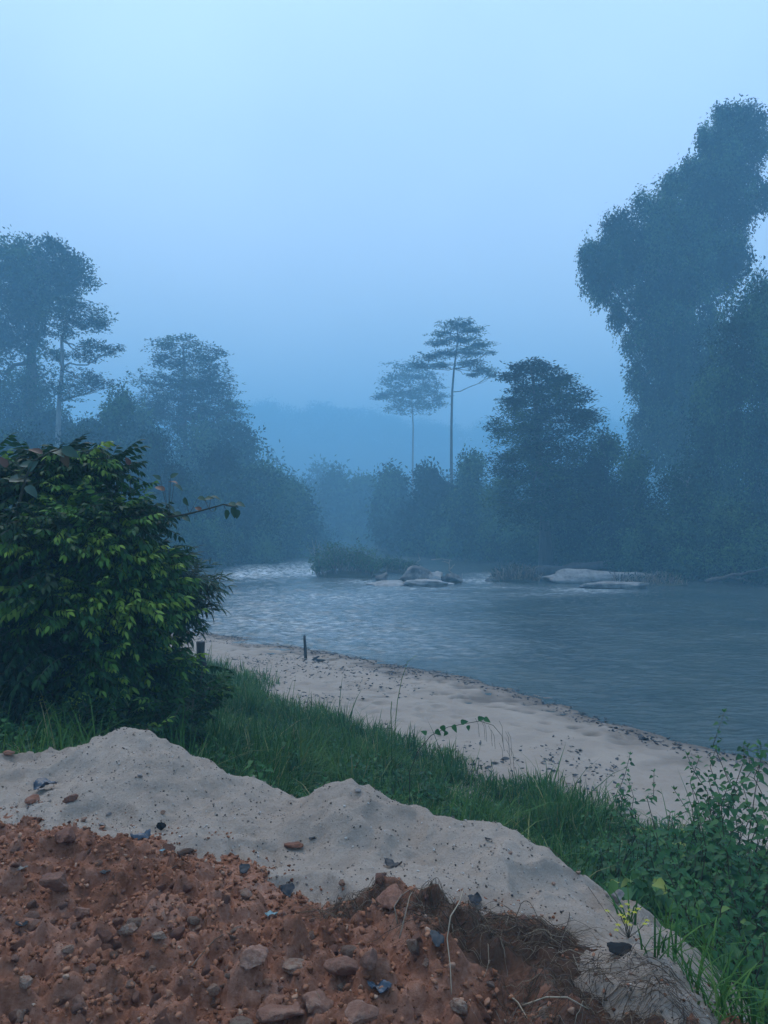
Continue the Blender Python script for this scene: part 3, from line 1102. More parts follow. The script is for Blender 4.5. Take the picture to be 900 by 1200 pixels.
# ---- second vine curtain at the right edge, nearer
Y = 68.0
E = [(905, 350, 34, 40), (880, 385, 44, 44), (925, 380, 60, 60), (862, 425, 34, 50), (845, 470, 32, 60), (900, 460, 60, 70), (870, 520, 50, 70), (930, 500, 70, 90), (855, 570, 42, 60), (900, 590, 60, 60), (970, 420, 60, 80), (830, 540, 28, 44)]
ells = [ell_px(*e_, Y, rz=min(e_[2], 40), dy=rg.uniform(-1, 1.5)) for e_ in E]
b = base_at(905, Y + 1)
trunk = np.array([b, pt(900, 560, Y), pt(897, 480, Y), pt(900, 410, Y), pt(905, 355, Y)])
tops, lens = [], []
for i in range(70):
    px, py = rg.uniform(835, 920), rg.uniform(400, 560)
    tops.append(pt(px, py, Y - 2.6 + rg.uniform(-.4, .8)))
    lens.append(rg.uniform(2, 7))
tree('vine_covered_tree', 'broad vine-curtained tree standing in front of the tallest vine tree, cut by the right edge', b, trunk, ells, 46000, 0.29, 'vine_leaf', style='vine', seed=12, r0=0.9, r1=0.3, vines=(tops, lens), per=8, spread=0.26, core=0.25)

# ---- ragged dark tree left of them, with feathery top
Y = 68.0
E = [(622, 428, 22, 9), (604, 440, 16, 7), (640, 440, 18, 8), (660, 446, 16, 8), (628, 455, 34, 13), (668, 462, 22, 10), (605, 470, 22, 12), (640, 480, 44, 18), (682, 490, 16, 10), (605, 500, 30, 20), (660, 505, 36, 24), (625, 520, 40, 30), (640, 555, 52, 36), (600, 545, 26, 30), (675, 545, 28, 30), (620, 590, 48, 36), (664, 590, 40, 36)]
ells = [ell_px(*e_, Y, rz=max(e_[2] * 0.9, 14), dy=rg.uniform(-1, 1)) for e_ in E]
b = base_at(640, Y + 2)
trunk = np.array([b, pt(638, 600, Y + 1), pt(634, 540, Y), pt(630, 490, Y), pt(626, 455, Y), pt(622, 428, Y)])
tree('bank_tree', 'dark broad tree with a ragged feathery top, right of the lone tall tree', b, trunk, ells, 42000, 0.28, 'tree_leaf', style='plate', seed=13, r0=0.5, r1=0.1, per=9, spread=0.34, core=0.55)

# ---- the lone tall umbrella tree
Y = 118.0
E = [(535, 382, 26, 4), (518, 390, 16, 4), (552, 388, 20, 4), (540, 397, 30, 5), (515, 402, 18, 4), (563, 404, 20, 5), (522, 412, 22, 5), (502, 420, 18, 5), (550, 414, 26, 6), (572, 414, 10, 4), (514, 430, 18, 6), (494, 428, 12, 4), (548, 428, 20, 6), (566, 432, 18, 6), (574, 442, 9, 6), (555, 440, 10, 5)]
ells = [ell_px(e_[0], e_[1], e_[2] * 0.85, e_[3] * 0.6, Y, rz=e_[2] * 0.85, dy=rg.uniform(-1.5, 1.5)) for e_ in E]
b = base_at(530, Y)
trunk = np.array([b, pt(530, 600, Y), pt(529.5, 540, Y), pt(530, 500, Y), pt(531, 460, Y), pt(533, 430, Y), pt(535, 405, Y), pt(536, 385, Y)])
tree('tall_tree', 'lone tall tree with a bare slender trunk and tiered flat crown above the far bank', b, trunk, ells, 9500, 0.34, 'tree_leaf', style='plate', seed=14, r0=0.30, r1=0.10, per=8, spread=0.30, attach=0.55, core=0.6, limb_r=0.22)

# ---- the faint one behind it
Y = 185.0
E = [(478, 432, 24, 7), (460, 448, 18, 8), (490, 442, 24, 8), (506, 452, 16, 7), (470, 460, 26, 10), (496, 464, 24, 10), (448, 462, 10, 6), (515, 468, 12, 7), (480, 476, 30, 10)]
ells = [ell_px(*e_, Y, rz=e_[2], dy=rg.uniform(-2, 2)) for e_ in E]
b = base_at(484, Y)
trunk = np.array([b, pt(485, 600, Y), pt(484, 540, Y), pt(484, 500, Y), pt(482, 460, Y), pt(480, 435, Y)])
tree('tall_tree', 'faint tall tree in the mist, left of and behind the lone tiered tree', b, trunk, ells, 6500, 0.62, 'tree_leaf', 'pale_bark', style='plate', seed=15, r0=0.36, r1=0.10, per=8, spread=0.55, attach=0.6, core=0.5)

# ---- left group
Y = 105.0
E = [(48, 298, 46, 18), (20, 312, 36, 30), (70, 318, 34, 20), (88, 330, 18, 14), (40, 335, 50, 28), (-20, 320, 40, 40), (58, 352, 30, 16), (8, 370, 34, 40), (38, 395, 16, 40), (36, 440, 16, 40), (30, 480, 26, 34), (-20, 430, 40, 60), (10, 500, 50, 40), (36, 350, 26, 30)]
ells = [ell_px(*e_, Y, rz=min(e_[2], 40), dy=rg.uniform(-1.5, 1.5)) for e_ in E]
b = base_at(36, Y)
trunk = np.array([b, pt(36, 560, Y), pt(36, 480, Y), pt(37, 420, Y), pt(38, 370, Y), pt(42, 330, Y), pt(47, 300, Y)])
tree('rainforest_tree', 'tall dense tree with a rounded billowing crown at the left edge', b, trunk, ells, 26000, 0.42, 'tree_leaf', style='round', seed=16, r0=1.1, r1=0.25, per=8, spread=0.34)

Y = 96.0
E = [(86, 358, 26, 8), (108, 368, 16, 8), (70, 372, 22, 9), (98, 380, 26, 8), (116, 376, 8, 5), (76, 392, 18, 7), (112, 408, 18, 6), (130, 410, 16, 5), (100, 416, 16, 6), (92, 440, 24, 10), (112, 450, 20, 10), (64, 415, 14, 8), (78, 460, 22, 12)]
ells = [ell_px(*e_, Y, rz=e_[2], dy=rg.uniform(-1.2, 1.2)) for e_ in E]
b = base_at(70, Y)
trunk = np.array([b, pt(70, 580, Y), pt(69, 520, Y), pt(70, 470, Y), pt(74, 430, Y), pt(77, 400, Y), pt(78, 375, Y), pt(84, 358, Y)])
tree('rainforest_tree', 'thin open-branched tree with gaps of sky between its limbs, right of the billowing left tree', b, trunk, ells, 8500, 0.34, 'tree_leaf', 'pale_bark', style='plate', seed=17, r0=0.46, r1=0.10, per=8, spread=0.32, core=0.5)

Y = 116.0
E = [(214, 402, 26, 7), (192, 412, 18, 7), (236, 412, 24, 8), (250, 424, 16, 8), (216, 424, 34, 9), (184, 424, 10, 6), (255, 440, 18, 9), (226, 446, 36, 12), (262, 462, 16, 12), (240, 470, 36, 14), (210, 468, 30, 16), (272, 478, 12, 10), (250, 492, 32, 16), (205, 500, 44, 28), (186, 446, 30, 14), (238, 454, 36, 14), (212, 484, 48, 20), (178, 474, 30, 18), (262, 500, 26, 16)]
ells = [ell_px(*e_, Y, rz=e_[2], dy=rg.uniform(-1.5, 1.5)) for e_ in E]
b = base_at(218, Y)
trunk = np.array([b, pt(218, 600, Y), pt(218, 540, Y), pt(216, 490, Y), pt(216, 450, Y), pt(216, 425, Y), pt(214, 404, Y)])
tree('rainforest_tree', 'tree with a domed layered crown standing alone above the left bank forest', b, trunk, ells, 25000, 0.40, 'tree_leaf', style='plate', seed=18, r0=0.6, r1=0.12, per=8, spread=0.38, core=0.45)

# ---- rounder forest trees and bank shrubs: (x, top row, distance, width, label)
def mound_ells(px, top, Y, wid, seed, bottom=None):
    r = np.random.default_rng(seed)
    zt = pt(px, top, Y)[2]
    x = (px - 450) / F * Y
    zb = gz(x, Y) + 0.2 if bottom is None else bottom
    h = zt - zb
    wr = wid * Y / F / 2
    es = []
    k = 11
    for i in range(k):
        t = (i + 0.5) / k
        z = zb + h * (0.10 + 0.80 * t)
        prof = 1.12 - 0.72 * t ** 1.8
        a = r.uniform(0, 6.28)
        o = wr * prof * r.uniform(0.25, 0.6)
        rad_ = wr * r.uniform(0.36, 0.62) * (0.55 + 0.45 * prof)
        es.append((np.array([x + o * math.cos(a), Y + o * math.sin(a), z]), np.array([rad_, rad_, min(rad_ * r.uniform(0.5, 0.85), h * 0.3)])))
    es.append((np.array([x, Y, zt - 0.14 * h]), np.array([wr * 0.35, wr * 0.35, h * 0.13])))
    es.append((np.array([x, Y, zb + 0.38 * h]), np.array([wr * 0.75, wr * 0.75, h * 0.34])))
    return es


FOREST = [
    # left bank
    (62, 478, 104, 90, 'dense tree between the billowing left tree and the open-branched tree', 'left'),
    (112, 486, 92, 90, 'dark rounded tree under the limbs of the open-branched tree', 'left'),
    (160, 472, 100, 80, 'soft rounded tree touching the left side of the domed crown', 'left'),
    (232, 500, 104, 110, 'broad tree filling the foot of the domed tree\'s trunk', 'left'),
    (140, 446, 84, 70, 'rounded tree filling the gap between the open-branched tree and the domed tree', 'left'),
    (96, 500, 74, 110, 'low rounded tree behind the top of the leafy near bush', 'left'),
    (176, 500, 78, 90, 'wide tree under the left half of the domed crown', 'left'),
    (256, 520, 88, 90, 'mist-softened tree at the right foot of the domed tree', 'left'),
    (206, 545, 74, 90, 'dark low tree right behind the branch tip of the near bush', 'left'),
    (306, 545, 96, 80, 'rounded tree stepping down toward the water on the left bank', 'left'),
    (20, 505, 70, 130, 'dense tree behind the near bush at the left edge', 'left'),
    (340, 565, 108, 60, 'small pale tree nearest the river bend on the left bank', 'left'),
    (352, 584, 124, 60, 'misty low tree farthest up the left bank at the bend', 'left'),
    (322, 560, 118, 80, 'pale misty tree between the bend and the stepped left bank tree', 'left'),
    (270, 560, 84, 110, 'broad low tree sloping to the water on the left bank', 'left'),
    (286, 500, 112, 80, 'hazy tree rising behind the left bank trees at the river bend', 'left'),
    # right bank, from the bend to the right edge
    (392, 556, 122, 44, 'small misty tree at the river bend, first on the right bank', 'right'),
    (424, 560, 106, 56, 'slim rounded tree just right of the first misty tree at the bend', 'right'),
    (462, 552, 98, 62, 'rounded bank tree in front of the faint tall trunk', 'right'),
    (502, 545, 92, 62, 'bank tree at the left foot of the lone tiered tree', 'right'),
    (552, 528, 84, 70, 'bank tree at the right foot of the lone tiered tree', 'right'),
    (588, 560, 70, 64, 'dark bushy tree left of the ragged feathery tree', 'right'),
    (708, 500, 66, 76, 'leafy tree between the ragged feathery tree and the tallest vine tree', 'right'),
    (742, 525, 62, 80, 'dense dark tree at the left foot of the tallest vine tree', 'right'),
    (690, 560, 60, 90, 'dark bushy tree above the flat pale river slab', 'right'),
    (800, 545, 57, 100, 'dense tree below the tallest vine tree behind the sunken log', 'right'),
    (540, 590, 84, 80, 'low bank tree behind the driftwood rocks', 'right'),
    (480, 600, 92, 80, 'low bank tree overhanging the back channel behind the reed islet', 'right'),
    (655, 545, 64, 100, 'wide dark tree at the foot of the ragged feathery tree', 'right'),
    (520, 575, 86, 90, 'low spreading tree leaning over the back channel under the lone tiered tree', 'right'),
    (620, 590, 64, 90, 'low spreading bank tree behind the brown twiggy clump', 'right'),
    (860, 590, 55, 110, 'low dark tree overhanging the shaded water at the right', 'right'),
    (950, 560, 50, 130, 'dense tree at the far right edge over the dark water', 'right'),
]
for i, (px, top, Yd, wid, lab, side) in enumerate(FOREST):
    Yd = ashore(px, Yd, 3.0)
    es = mound_ells(px, top, Yd, wid, 200 + i)
    b = base_at(px, Yd)
    rr_ = np.random.default_rng(300 + i)
    zt = es[-2][0]
    tr = straight(b, zt, rr_, 9, 0.2)
    tree('forest_tree', lab, b, tr, es, int(3400 + wid * 42 * (Yd / 80) ** 0.5), 0.0042 * Yd * (1.15 if Yd > 95 else 1), 'tree_leaf' if i % 3 else 'vine_leaf', style='round' if i % 2 else 'vine', seed=400 + i,
         group='forest trees along the %s bank' % side, r0=0.32, r1=0.08, per=8, tint0=0.35 + 0.25 * rr_.random(), attach=0.25, limb_r=0.2)

SHRUBS = [
    (232, 612, 72, 80, 'tall grassy shrub on the left bank beside the near bush', 'left'),
    (290, 618, 78, 80, 'greenish shrub overhanging the white riffle on the left bank', 'left'),
    (332, 622, 90, 60, 'smaller shrub farther up the left bank toward the bend', 'left'),
    (575, 606, 72, 60, 'shrub at the water behind the twiggy grass clump', 'right'),
    (628, 618, 66, 70, 'shrub behind the left end of the dark fallen log', 'right'),
    (690, 600, 60, 90, 'lighter green leafy shrub above the fallen log', 'right'),
    (750, 622, 58, 70, 'drooping shrub at the right end of the fallen log', 'right'),
    (812, 612, 53, 90, 'dark shrub over the shaded water, right of the pale slab', 'right'),
    (880, 615, 51, 100, 'shrub at the right edge above the thin slanting log', 'right'),
    (430, 612, 104, 50, 'low shrub right of the river bend behind the reed islet', 'right'),
    (500, 628, 86, 70, 'low shrub beyond the pale rocks and driftwood', 'right'),
]
for i, (px, top, Yd, wid, lab, side) in enumerate(SHRUBS):
    Yd = ashore(px, Yd, 1.0)
    es = mound_ells(px, top, Yd, wid, 500 + i, bottom=0.2)
    b = base_at(px, Yd)
    rr_ = np.random.default_rng(600 + i)
    root = empty('bank_shrub', b, lab, 'shrub', 'shrubs along the %s bank' % side)
    mb = MB()
    for c, r in es:
        mb.tube(limb_path(b + rr_.normal(0, 0.2, 3) * [1, 1, 0], c, rr_, 5, -0.1), np.linspace(0.05, 0.015, 5), 5)
    mb.build('stem', M['bark'], root, b)
    mb = MB()
    leaf_cloud(mb, es, int(2600 + wid * 34), 0.0036 * Yd, rr_, 'vine' if i % 2 else 'round', 8, 0.0036 * Yd * 1.1, (0.75 if side == 'left' else 0.5) + 0.2 * rr_.random())
    mb.build('foliage', M['vine_leaf'], root, b)

# ---- far wooded hills: one mass that nobody could count
mb = MB()
rr_ = np.random.default_rng(77)
for i in range(560):
    mid = i >= 430
    Yd = rr_.uniform(190, 420) if mid else rr_.uniform(590, 760)
    X = rr_.uniform(-0.62, 0.62) * Yd
    dist, _ = poly_dist(np.array([X]), np.array([Yd]), RIVER, True)
    if dist[0] < 6:
        continue
    z = gz(X, Yd)
    h = rr_.uniform(9, 16) + (0.012 * Yd if mid else 5)
    sp_ = 1.0 if mid else 1.7
    es = []
    for q in range(5):
        r = rr_.uniform(2.2, 4.2) * sp_
        es.append((np.array([X + rr_.normal(0, 2.6 * sp_), Yd + rr_.normal(0, 2.6 * sp_), z + h * rr_.uniform(0.35, 1.0)]), np.array([r, r, r * 0.75])))
    leaf_cloud(mb, es, 420, 1.1 * sp_, rr_, 'round', 6, 1.2 * sp_)
    mb.tube(np.array([[X, Yd, z - 1], [X, Yd, z + h * 0.8]]), [0.4, 0.2], 5)
fo = mb.build('far_forest', M['tree_leaf'])
tag(fo, kind='stuff')

# undergrowth on both far banks, between the trees
mb = MB()
es = []
for i in range(420):
    k = rr_.random()
    P_ = np.array(LEFT if k < 0.4 else RIGHT, float)
    j = rr_.integers(0, len(P_) - 1)
    t = rr_.random()
    q = P_[j] + (P_[j + 1] - P_[j]) * t
    dvec = P_[j + 1] - P_[j]
    nn = np.array([dvec[1], -dvec[0]]) / np.linalg.norm(dvec)
    o = rr_.uniform(0.6, 9)
    x, y = q + nn * o
    if inside_poly(np.array([x]), np.array([y]), RIVER)[0] or y < 20:
        x, y = q - nn * o
    if inside_poly(np.array([x]), np.array([y]), RIVER)[0] or y < 25:
        continue
    r = rr_.uniform(0.9, 2.6)
    es.append((np.array([x, y, gz(x, y) + r * 0.6]), np.array([r, r, r])))
leaf_cloud(mb, es, 70000, 0.26, rr_, 'vine', 8, 0.3, 0.4)
tag(mb.build('undergrowth', M['vine_leaf']), kind='stuff')
print('forest done')


# ================================================================== near vegetation
def spray_tpl(pairs, leaf, length, leaf_len, rng, droop=0.35, hang=0.55, fwd=0.55, jit=0.25, end=True):
    """a twig of unit-less real size along x carrying leaves in pairs; returns verts, leaf faces, twig faces and a 0..1 'tipness'"""
    V, Fc, T, n = [], [], [], 0
    tw = []
    for i in range(pairs):
        t = (i + 0.7) / pairs
        x = t * length
        z = -droop * length * t * t
        tw.append((x, 0, z))
        for sgn in (1, -1):
            d = np.array([[fwd + rng.normal(0, jit * 0.5), sgn * (1 - fwd * 0.4), -hang + rng.normal(0, jit)]])
            nn = np.array([[rng.normal(0, jit), sgn * 0.15 + rng.normal(0, jit), 1.0]])
            v, f, k = place(leaf[0], leaf[1], np.array([[x, 0, z]]), d, nn, np.array([leaf_len * rng.uniform(0.75, 1.15)]))
            V.append(v)
            Fc.append(f[0] + n)
            T.append(np.full(k, t))
            n += k
    if end:
        v, f, k = place(leaf[0], leaf[1], np.array([[length, 0, -droop * length]]), np.array([[1, 0, -hang]]), np.array([[0.2, 0, 1.0]]), np.array([leaf_len]))
        V.append(v)
        Fc.append(f[0] + n)
        T.append(np.full(k, 1.0))
        n += k
    return np.concatenate(V), np.concatenate(Fc), np.concatenate(T), np.array([(0, 0, 0)] + tw + [(length, 0, -droop * length)])


def spray_bush(name, label, base, ells, n, tpls, mat, rng, bright=0.14, cat='bush', twig_mat='twig', stems=14, tint_lo=0.30, inner=0.3, tipgain=0.25, lift=0.1, scale=(0.7, 1.25), nrm_down=0.0, leafname='foliage', facing=0.0):
    base = np.asarray(base, float)
    root = empty(name, base, label, cat)
    C = np.array([e[0] for e in ells])
    R = np.array([e[1] for e in ells])
    area = (R[:, 0] * R[:, 2] + R[:, 1] * R[:, 2]) ** 0.9
    st = MB()
    for i in range(stems):
        j = i % len(ells)
        tgt = C[j] + rnd_dirs(1, rng)[0] * R[j] * 0.6
        q = limb_path(base + rng.normal(0, 0.18, 3) * [1, 1, 0.1], tgt, rng, 7, -0.12)
        st.tube(q, np.linspace(0.028, 0.007, 7), 6)
    lf, tw = MB(), st
    per = n // len(tpls)
    for tv, tf, tt, tp in tpls:
        idx = rng.choice(len(ells), size=per * 2, p=area / area.sum())
        d = rnd_dirs(per * 2, rng)
        rr = np.where(rng.random(per * 2) < inner, rng.uniform(0.3, 0.85, per * 2), rng.uniform(0.85, 1.06, per * 2))
        p = C[idx] + d * rr[:, None] * R[idx]
        lump = noise3(d[:, 0] * 2.2 + idx * 5.1, d[:, 1] * 2.2, d[:, 2] * 2.6, 14)
        p = C[idx] + d * (rr * (1 + 0.42 * lump))[:, None] * R[idx]
        g = noise3(p[:, 0] * 2.2, p[:, 1] * 2.2, p[:, 2] * 3.0, 5) + 0.12 * rng.random(per * 2)
        keep = np.argsort(-g)[:int(per * 1.12)]
        keep = rng.permutation(keep)[:per]
        p, d = p[keep], d[keep]
        ok = p[:, 2] > ground_z(p[:, 0], p[:, 1]) + 0.05
        p, d = p[ok], d[ok]
        m = len(p)
        dirs = d * np.array([1, 1, 0.45]) + rnd_dirs(m, rng) * 0.55 + np.array([0, -facing, lift])
        nn = rnd_dirs(m, rng) * 0.35 + np.array([0, -0.25, 1.0])
        s = rng.uniform(scale[0], scale[1], m)
        v, fs, V = place(tv, tf, p - unit(dirs) * (0.25 * s[:, None] * tp[-1][0]), dirs, nn, s)
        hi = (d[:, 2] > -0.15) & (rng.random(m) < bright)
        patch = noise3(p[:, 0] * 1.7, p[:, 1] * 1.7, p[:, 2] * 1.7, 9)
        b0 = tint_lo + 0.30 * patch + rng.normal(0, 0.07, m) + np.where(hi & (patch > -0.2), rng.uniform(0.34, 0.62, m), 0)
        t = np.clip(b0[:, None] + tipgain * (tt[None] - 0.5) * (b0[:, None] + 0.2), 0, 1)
        lf.add(v, fs, t.reshape(-1))
        # twigs: thin three-sided rods following the spray
        k = len(tp)
        sel = np.arange(m)
        ring = np.array([[0, 1.0, 0], [0, -0.5, 0.87], [0, -0.5, -0.87]]) * 0.0035
        tvv = (tp[:, None, :] + ring[None]).reshape(-1, 3)
        ii = np.arange(k - 1)[:, None] * 3
        jj = np.arange(3)[None]
        tq = np.stack([ii + jj, ii + (jj + 1) % 3, ii + 3 + (jj + 1) % 3, ii + 3 + jj], -1).reshape(-1, 4)
        v2, f2, _ = place(tvv, tq, (p - unit(dirs) * (0.25 * s[:, None] * tp[-1][0])), dirs, nn, s)
        tw.add(v2, f2)
    tw.build('branches', M[twig_mat], root, base)
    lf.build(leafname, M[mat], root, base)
    return root


rb = np.random.default_rng(21)
TP_A = [spray_tpl(7, LEAF_ELL, 0.40, 0.10, rb, droop=0.25, hang=0.75) for _ in range(4)]
TP_SMALL = [spray_tpl(5, LEAF_ELL, 0.26, 0.075, rb, droop=0.2, hang=0.5) for _ in range(3)]
TP_W = [spray_tpl(5, LEAF_NARROW, 0.34, 0.135, rb, droop=0.3, hang=0.5, fwd=0.7, jit=0.5) for _ in range(3)]

Y = 9.4
E = [(70, 580, 62, 48), (25, 585, 60, 52), (118, 580, 40, 36), (138, 615, 38, 40), (75, 640, 98, 62), (150, 660, 45, 48), (40, 700, 120, 80), (110, 720, 88, 70), (165, 705, 36, 46), (-50, 640, 90, 100), (60, 780, 150, 70), (140, 800, 66, 60), (-60, 780, 120, 90), (30, 840, 130, 50), (125, 845, 60, 40), (100, 545, 22, 22), (30, 545, 30, 26), (55, 528, 16, 16), (112, 532, 12, 18), (148, 566, 14, 14), (166, 596, 14, 12), (180, 640, 16, 12), (12, 522, 14, 12), (176, 676, 20, 14), (88, 524, 10, 14)]
ells = [ell_px(e_[0], e_[1] + (14 if e_[1] < 660 else 0), e_[2] * 0.92, e_[3] * 0.95, Y, rz=min(e_[2] * 1.1, 100), dy=rb.uniform(-0.25, 0.25) + (0.4 if e_[1] < 600 else 0)) for e_ in E]
bx_ = (80 - 450) / F * Y
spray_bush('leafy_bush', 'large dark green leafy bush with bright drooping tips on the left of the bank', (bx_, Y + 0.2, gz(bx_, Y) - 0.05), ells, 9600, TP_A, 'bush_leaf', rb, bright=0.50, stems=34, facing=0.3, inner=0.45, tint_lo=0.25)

# narrow-leaved shrub leaning out over the beach, right of the big bush
Y = 10.2
E = [(190, 702, 30, 26), (212, 688, 24, 16), (196, 668, 20, 14), (182, 740, 24, 28), (176, 668, 22, 22), (170, 770, 28, 36), (188, 716, 28, 30), (222, 682, 18, 12), (200, 722, 22, 26)]
ells = [ell_px(*e_, Y, rz=36, dy=rb.uniform(-0.2, 0.2)) for e_ in E]
bx_ = (178 - 450) / F * Y
spray_bush('narrow_leaved_shrub', 'dark bluish shrub with narrow leaves, leaning over the beach at the big bush\'s right side', (bx_, Y, gz(bx_, Y) - 0.05), ells, 700, TP_W, 'willow_leaf', rb, bright=0.03, stems=14, tint_lo=0.25, cat='shrub', lift=0.15, facing=0.1)

# low tangled shrubs at the foot of the bush
Y = 9.0
E = [(215, 840, 42, 34), (190, 860, 45, 30), (235, 815, 22, 22), (160, 850, 50, 34)]
ells = [ell_px(*e_, Y, rz=36, dy=rb.uniform(-0.2, 0.2)) for e_ in E]
bx_ = (200 - 450) / F * Y
spray_bush('low_shrub', 'low tangled shrub between the big bush and the grass, behind the sand heap', (bx_, Y, gz(bx_, Y) - 0.05), ells, 800, TP_SMALL, 'bush_leaf', rb, bright=0.08, stems=10, tint_lo=0.28, cat='shrub')


Y = 8.3
E = [(10, 862, 46, 26), (60, 852, 46, 30), (110, 856, 44, 28), (150, 862, 36, 24), (-40, 865, 46, 30), (80, 872, 60, 18)]
ells = [ell_px(*e_, Y, rz=36, dy=rb.uniform(-0.3, 0.3)) for e_ in E]
bx_ = (70 - 450) / F * Y
spray_bush('low_shrub', 'dark low foliage under the big bush, right behind the left hump of the sand heap', (bx_, Y, gz(bx_, Y) - 0.05), ells, 1500, TP_SMALL, 'bush_leaf', rb, bright=0.06, stems=12, tint_lo=0.22, cat='shrub')


def leaf_at(mb, leaf, p, d, n, s, tint):
    v, fs, V = place(leaf[0], leaf[1], np.array([p]), np.array([d]), np.array([n]), np.array([s]))
    mb.add(v, fs, tint)


# the broad-leaved branch reaching out to the right with reddish leaves
def broad_plant(label, path, Yd, leaves, seed, group=None):
    r = np.random.default_rng(seed)
    pth = np.array([pt(a, b_, Yd + c) for a, b_, c in path])
    base = pth[0].copy()
    base[2] = gz(base[0], base[1]) - 0.03
    root = empty('broad_leaved_sapling', base, label, 'sapling', group)
    st = MB()
    full = np.vstack([base[None], base[None] * 0.5 + pth[:1] * 0.5 + [[0.05, 0, 0]], pth])
    st.tube(full, np.linspace(0.022, 0.006, len(full)), 6)
    lf = MB()
    for (a, b_, c, s, ang_, tint) in leaves:
        p = pt(a, b_, Yd + c)
        i = np.argmin(np.linalg.norm(pth - p, axis=1))
        q = pth[i] * 0.6 + p * 0.4 + np.array([0, 0, -0.01])
        st.tube(np.array([pth[i], q, p]), [0.004, 0.003, 0.002], 4)
        d = np.array([math.cos(ang_), r.uniform(-0.5, 0.1), math.sin(ang_)])
        leaf_at(lf, LEAF_BROAD, p, d, np.array([r.normal(0, .3), -0.5, 0.7]) + r.normal(0, .25, 3), s * 0.82, tint)
    st.build('stem', M['twig'], root, base, True)
    lf.build('leaves', M['broad_leaf'], root, base)
    return root


broad_plant('thin branch with large green and rust-brown leaves sticking out right of the bush',
            [(120, 640, 0), (155, 612, 0), (178, 607, 0), (198, 606, -0.05), (222, 602, -0.1), (245, 596, -0.15), (262, 591, -0.2), (276, 594, -0.2)], 9.3,
            [(193, 575, 0, .17, 2.6, .95), (198, 565, 0, .16, .1, .9), (204, 568, 0, .16, -.4, .2), (188, 562, 0, .13, 2.4, .3), (200, 560, 0, .13, .7, .35), (186, 590, 0, .16, 3.6, .45), (183, 600, 0, .15, -.8, .25), (196, 592, 0, .17, -.6, .2),
             (205, 600, 0, .15, -.5, .3), (214, 606, 0, .14, -.3, .15), (216, 583, 0, .14, -1.2, .4), (232, 583, 0, .13, -.2, .55), (240, 585, 0, .14, .3, .3), (247, 582, 0, .16, -.1, .2), (236, 598, 0, .12, 2.6, .95), (250, 600, 0, .12, .9, .45),
             (268, 590, 0, .16, -.2, .25), (272, 594, 0, .17, -1.2, .2), (276, 590, 0, .16, -.1, .15), (265, 597, 0, .15, -1.4, .3), (279, 597, 0, .14, -1.7, .2), (180, 612, 0, .14, -2, .2), (152, 545, 0, .13, 1.9, .85)], 31)
broad_plant('large pale blue-green leaves on a sapling at the top of the big bush, left end',
            [(20, 600, -0.3), (30, 560, -0.3), (40, 540, -0.3), (58, 530, -0.35), (70, 526, -0.35)], 9.0,
            [(60, 528, 0, .24, -.2, .1), (72, 526, 0, .26, -.35, .15), (50, 532, 0, .2, 2.6, .85), (74, 532, 0, .2, -1.2, .8), (40, 545, 0, .22, 3.0, .2), (10, 563, -.3, .28, .2, .05), (0, 566, -.3, .26, 3.2, .1), (30, 570, -.4, .22, -.6, .1), (22, 560, -.3, .2, 1.2, .2), (8, 548, -.3, .2, 2, .9), (34, 552, -.3, .2, .9, .25)], 32)

# ---- grass on the bank
gp = []
rgz = np.random.default_rng(41)
gx, gy = rgz.uniform(-6.5, 8.5, 680000), rgz.uniform(2.2, 23, 680000)
db, sb = poly_dist(gx, gy, BANK, False)
gs = np.where(sb < 0, db, -db)
view = np.abs((gx / gy) * F) < 500
wobn = fbm(gx * 0.7, gy * 0.7, 0, 3, 51)
okm = view & (gs + 0.7 * wobn > -1.35) & (gs < 7.5)
gx, gy, gs = gx[okm], gy[okm], gs[okm]
near_s = (gy < 7.4) & (gx > -4.2) & (gx < 2.6)
gzv = ground_z(gx, gy)
sgz = np.where(near_s, sand_z(gx, gy), -9)
free = sgz < gzv - 0.02
gx, gy, gs, gzv = gx[free], gy[free], gs[free], gzv[free]
cl = fbm(gx * 1.6, gy * 1.6, 0, 3, 52)
prob = np.clip(0.42 + 0.6 * cl, 0.05, 1) * np.clip(0.15 + 0.85 * smooth((gs + 1.3) / 0.9), 0, 1)
prob *= np.where((gx > 1.3) & (gs > 1.5), 0.55, 1.0)
prob = prob * np.where((gx / gy * F < -245) & (gy > 6.0), 0.22, 1.0)
kp = rgz.random(len(gx)) < prob
gx, gy, gs, gzv, cl = gx[kp], gy[kp], gs[kp], gzv[kp], cl[kp]


def blade_tpl(bend):
    t = np.array([0, 0.4, 0.75, 1.0])
    wd = np.array([1.0, 0.9, 0.55, 0.0]) * 0.5
    x = t * (1 - 0.25 * bend * t)
    z = -bend * t * t * 0.5
    v = []
    for i in range(3):
        v += [[x[i], wd[i], z[i]], [x[i], -wd[i], z[i]]]
    v.append([x[3], 0, z[3]])
    return np.array(v), [np.array([[0, 1, 3, 2], [2, 3, 5, 4]]), np.array([[4, 5, 6]])]


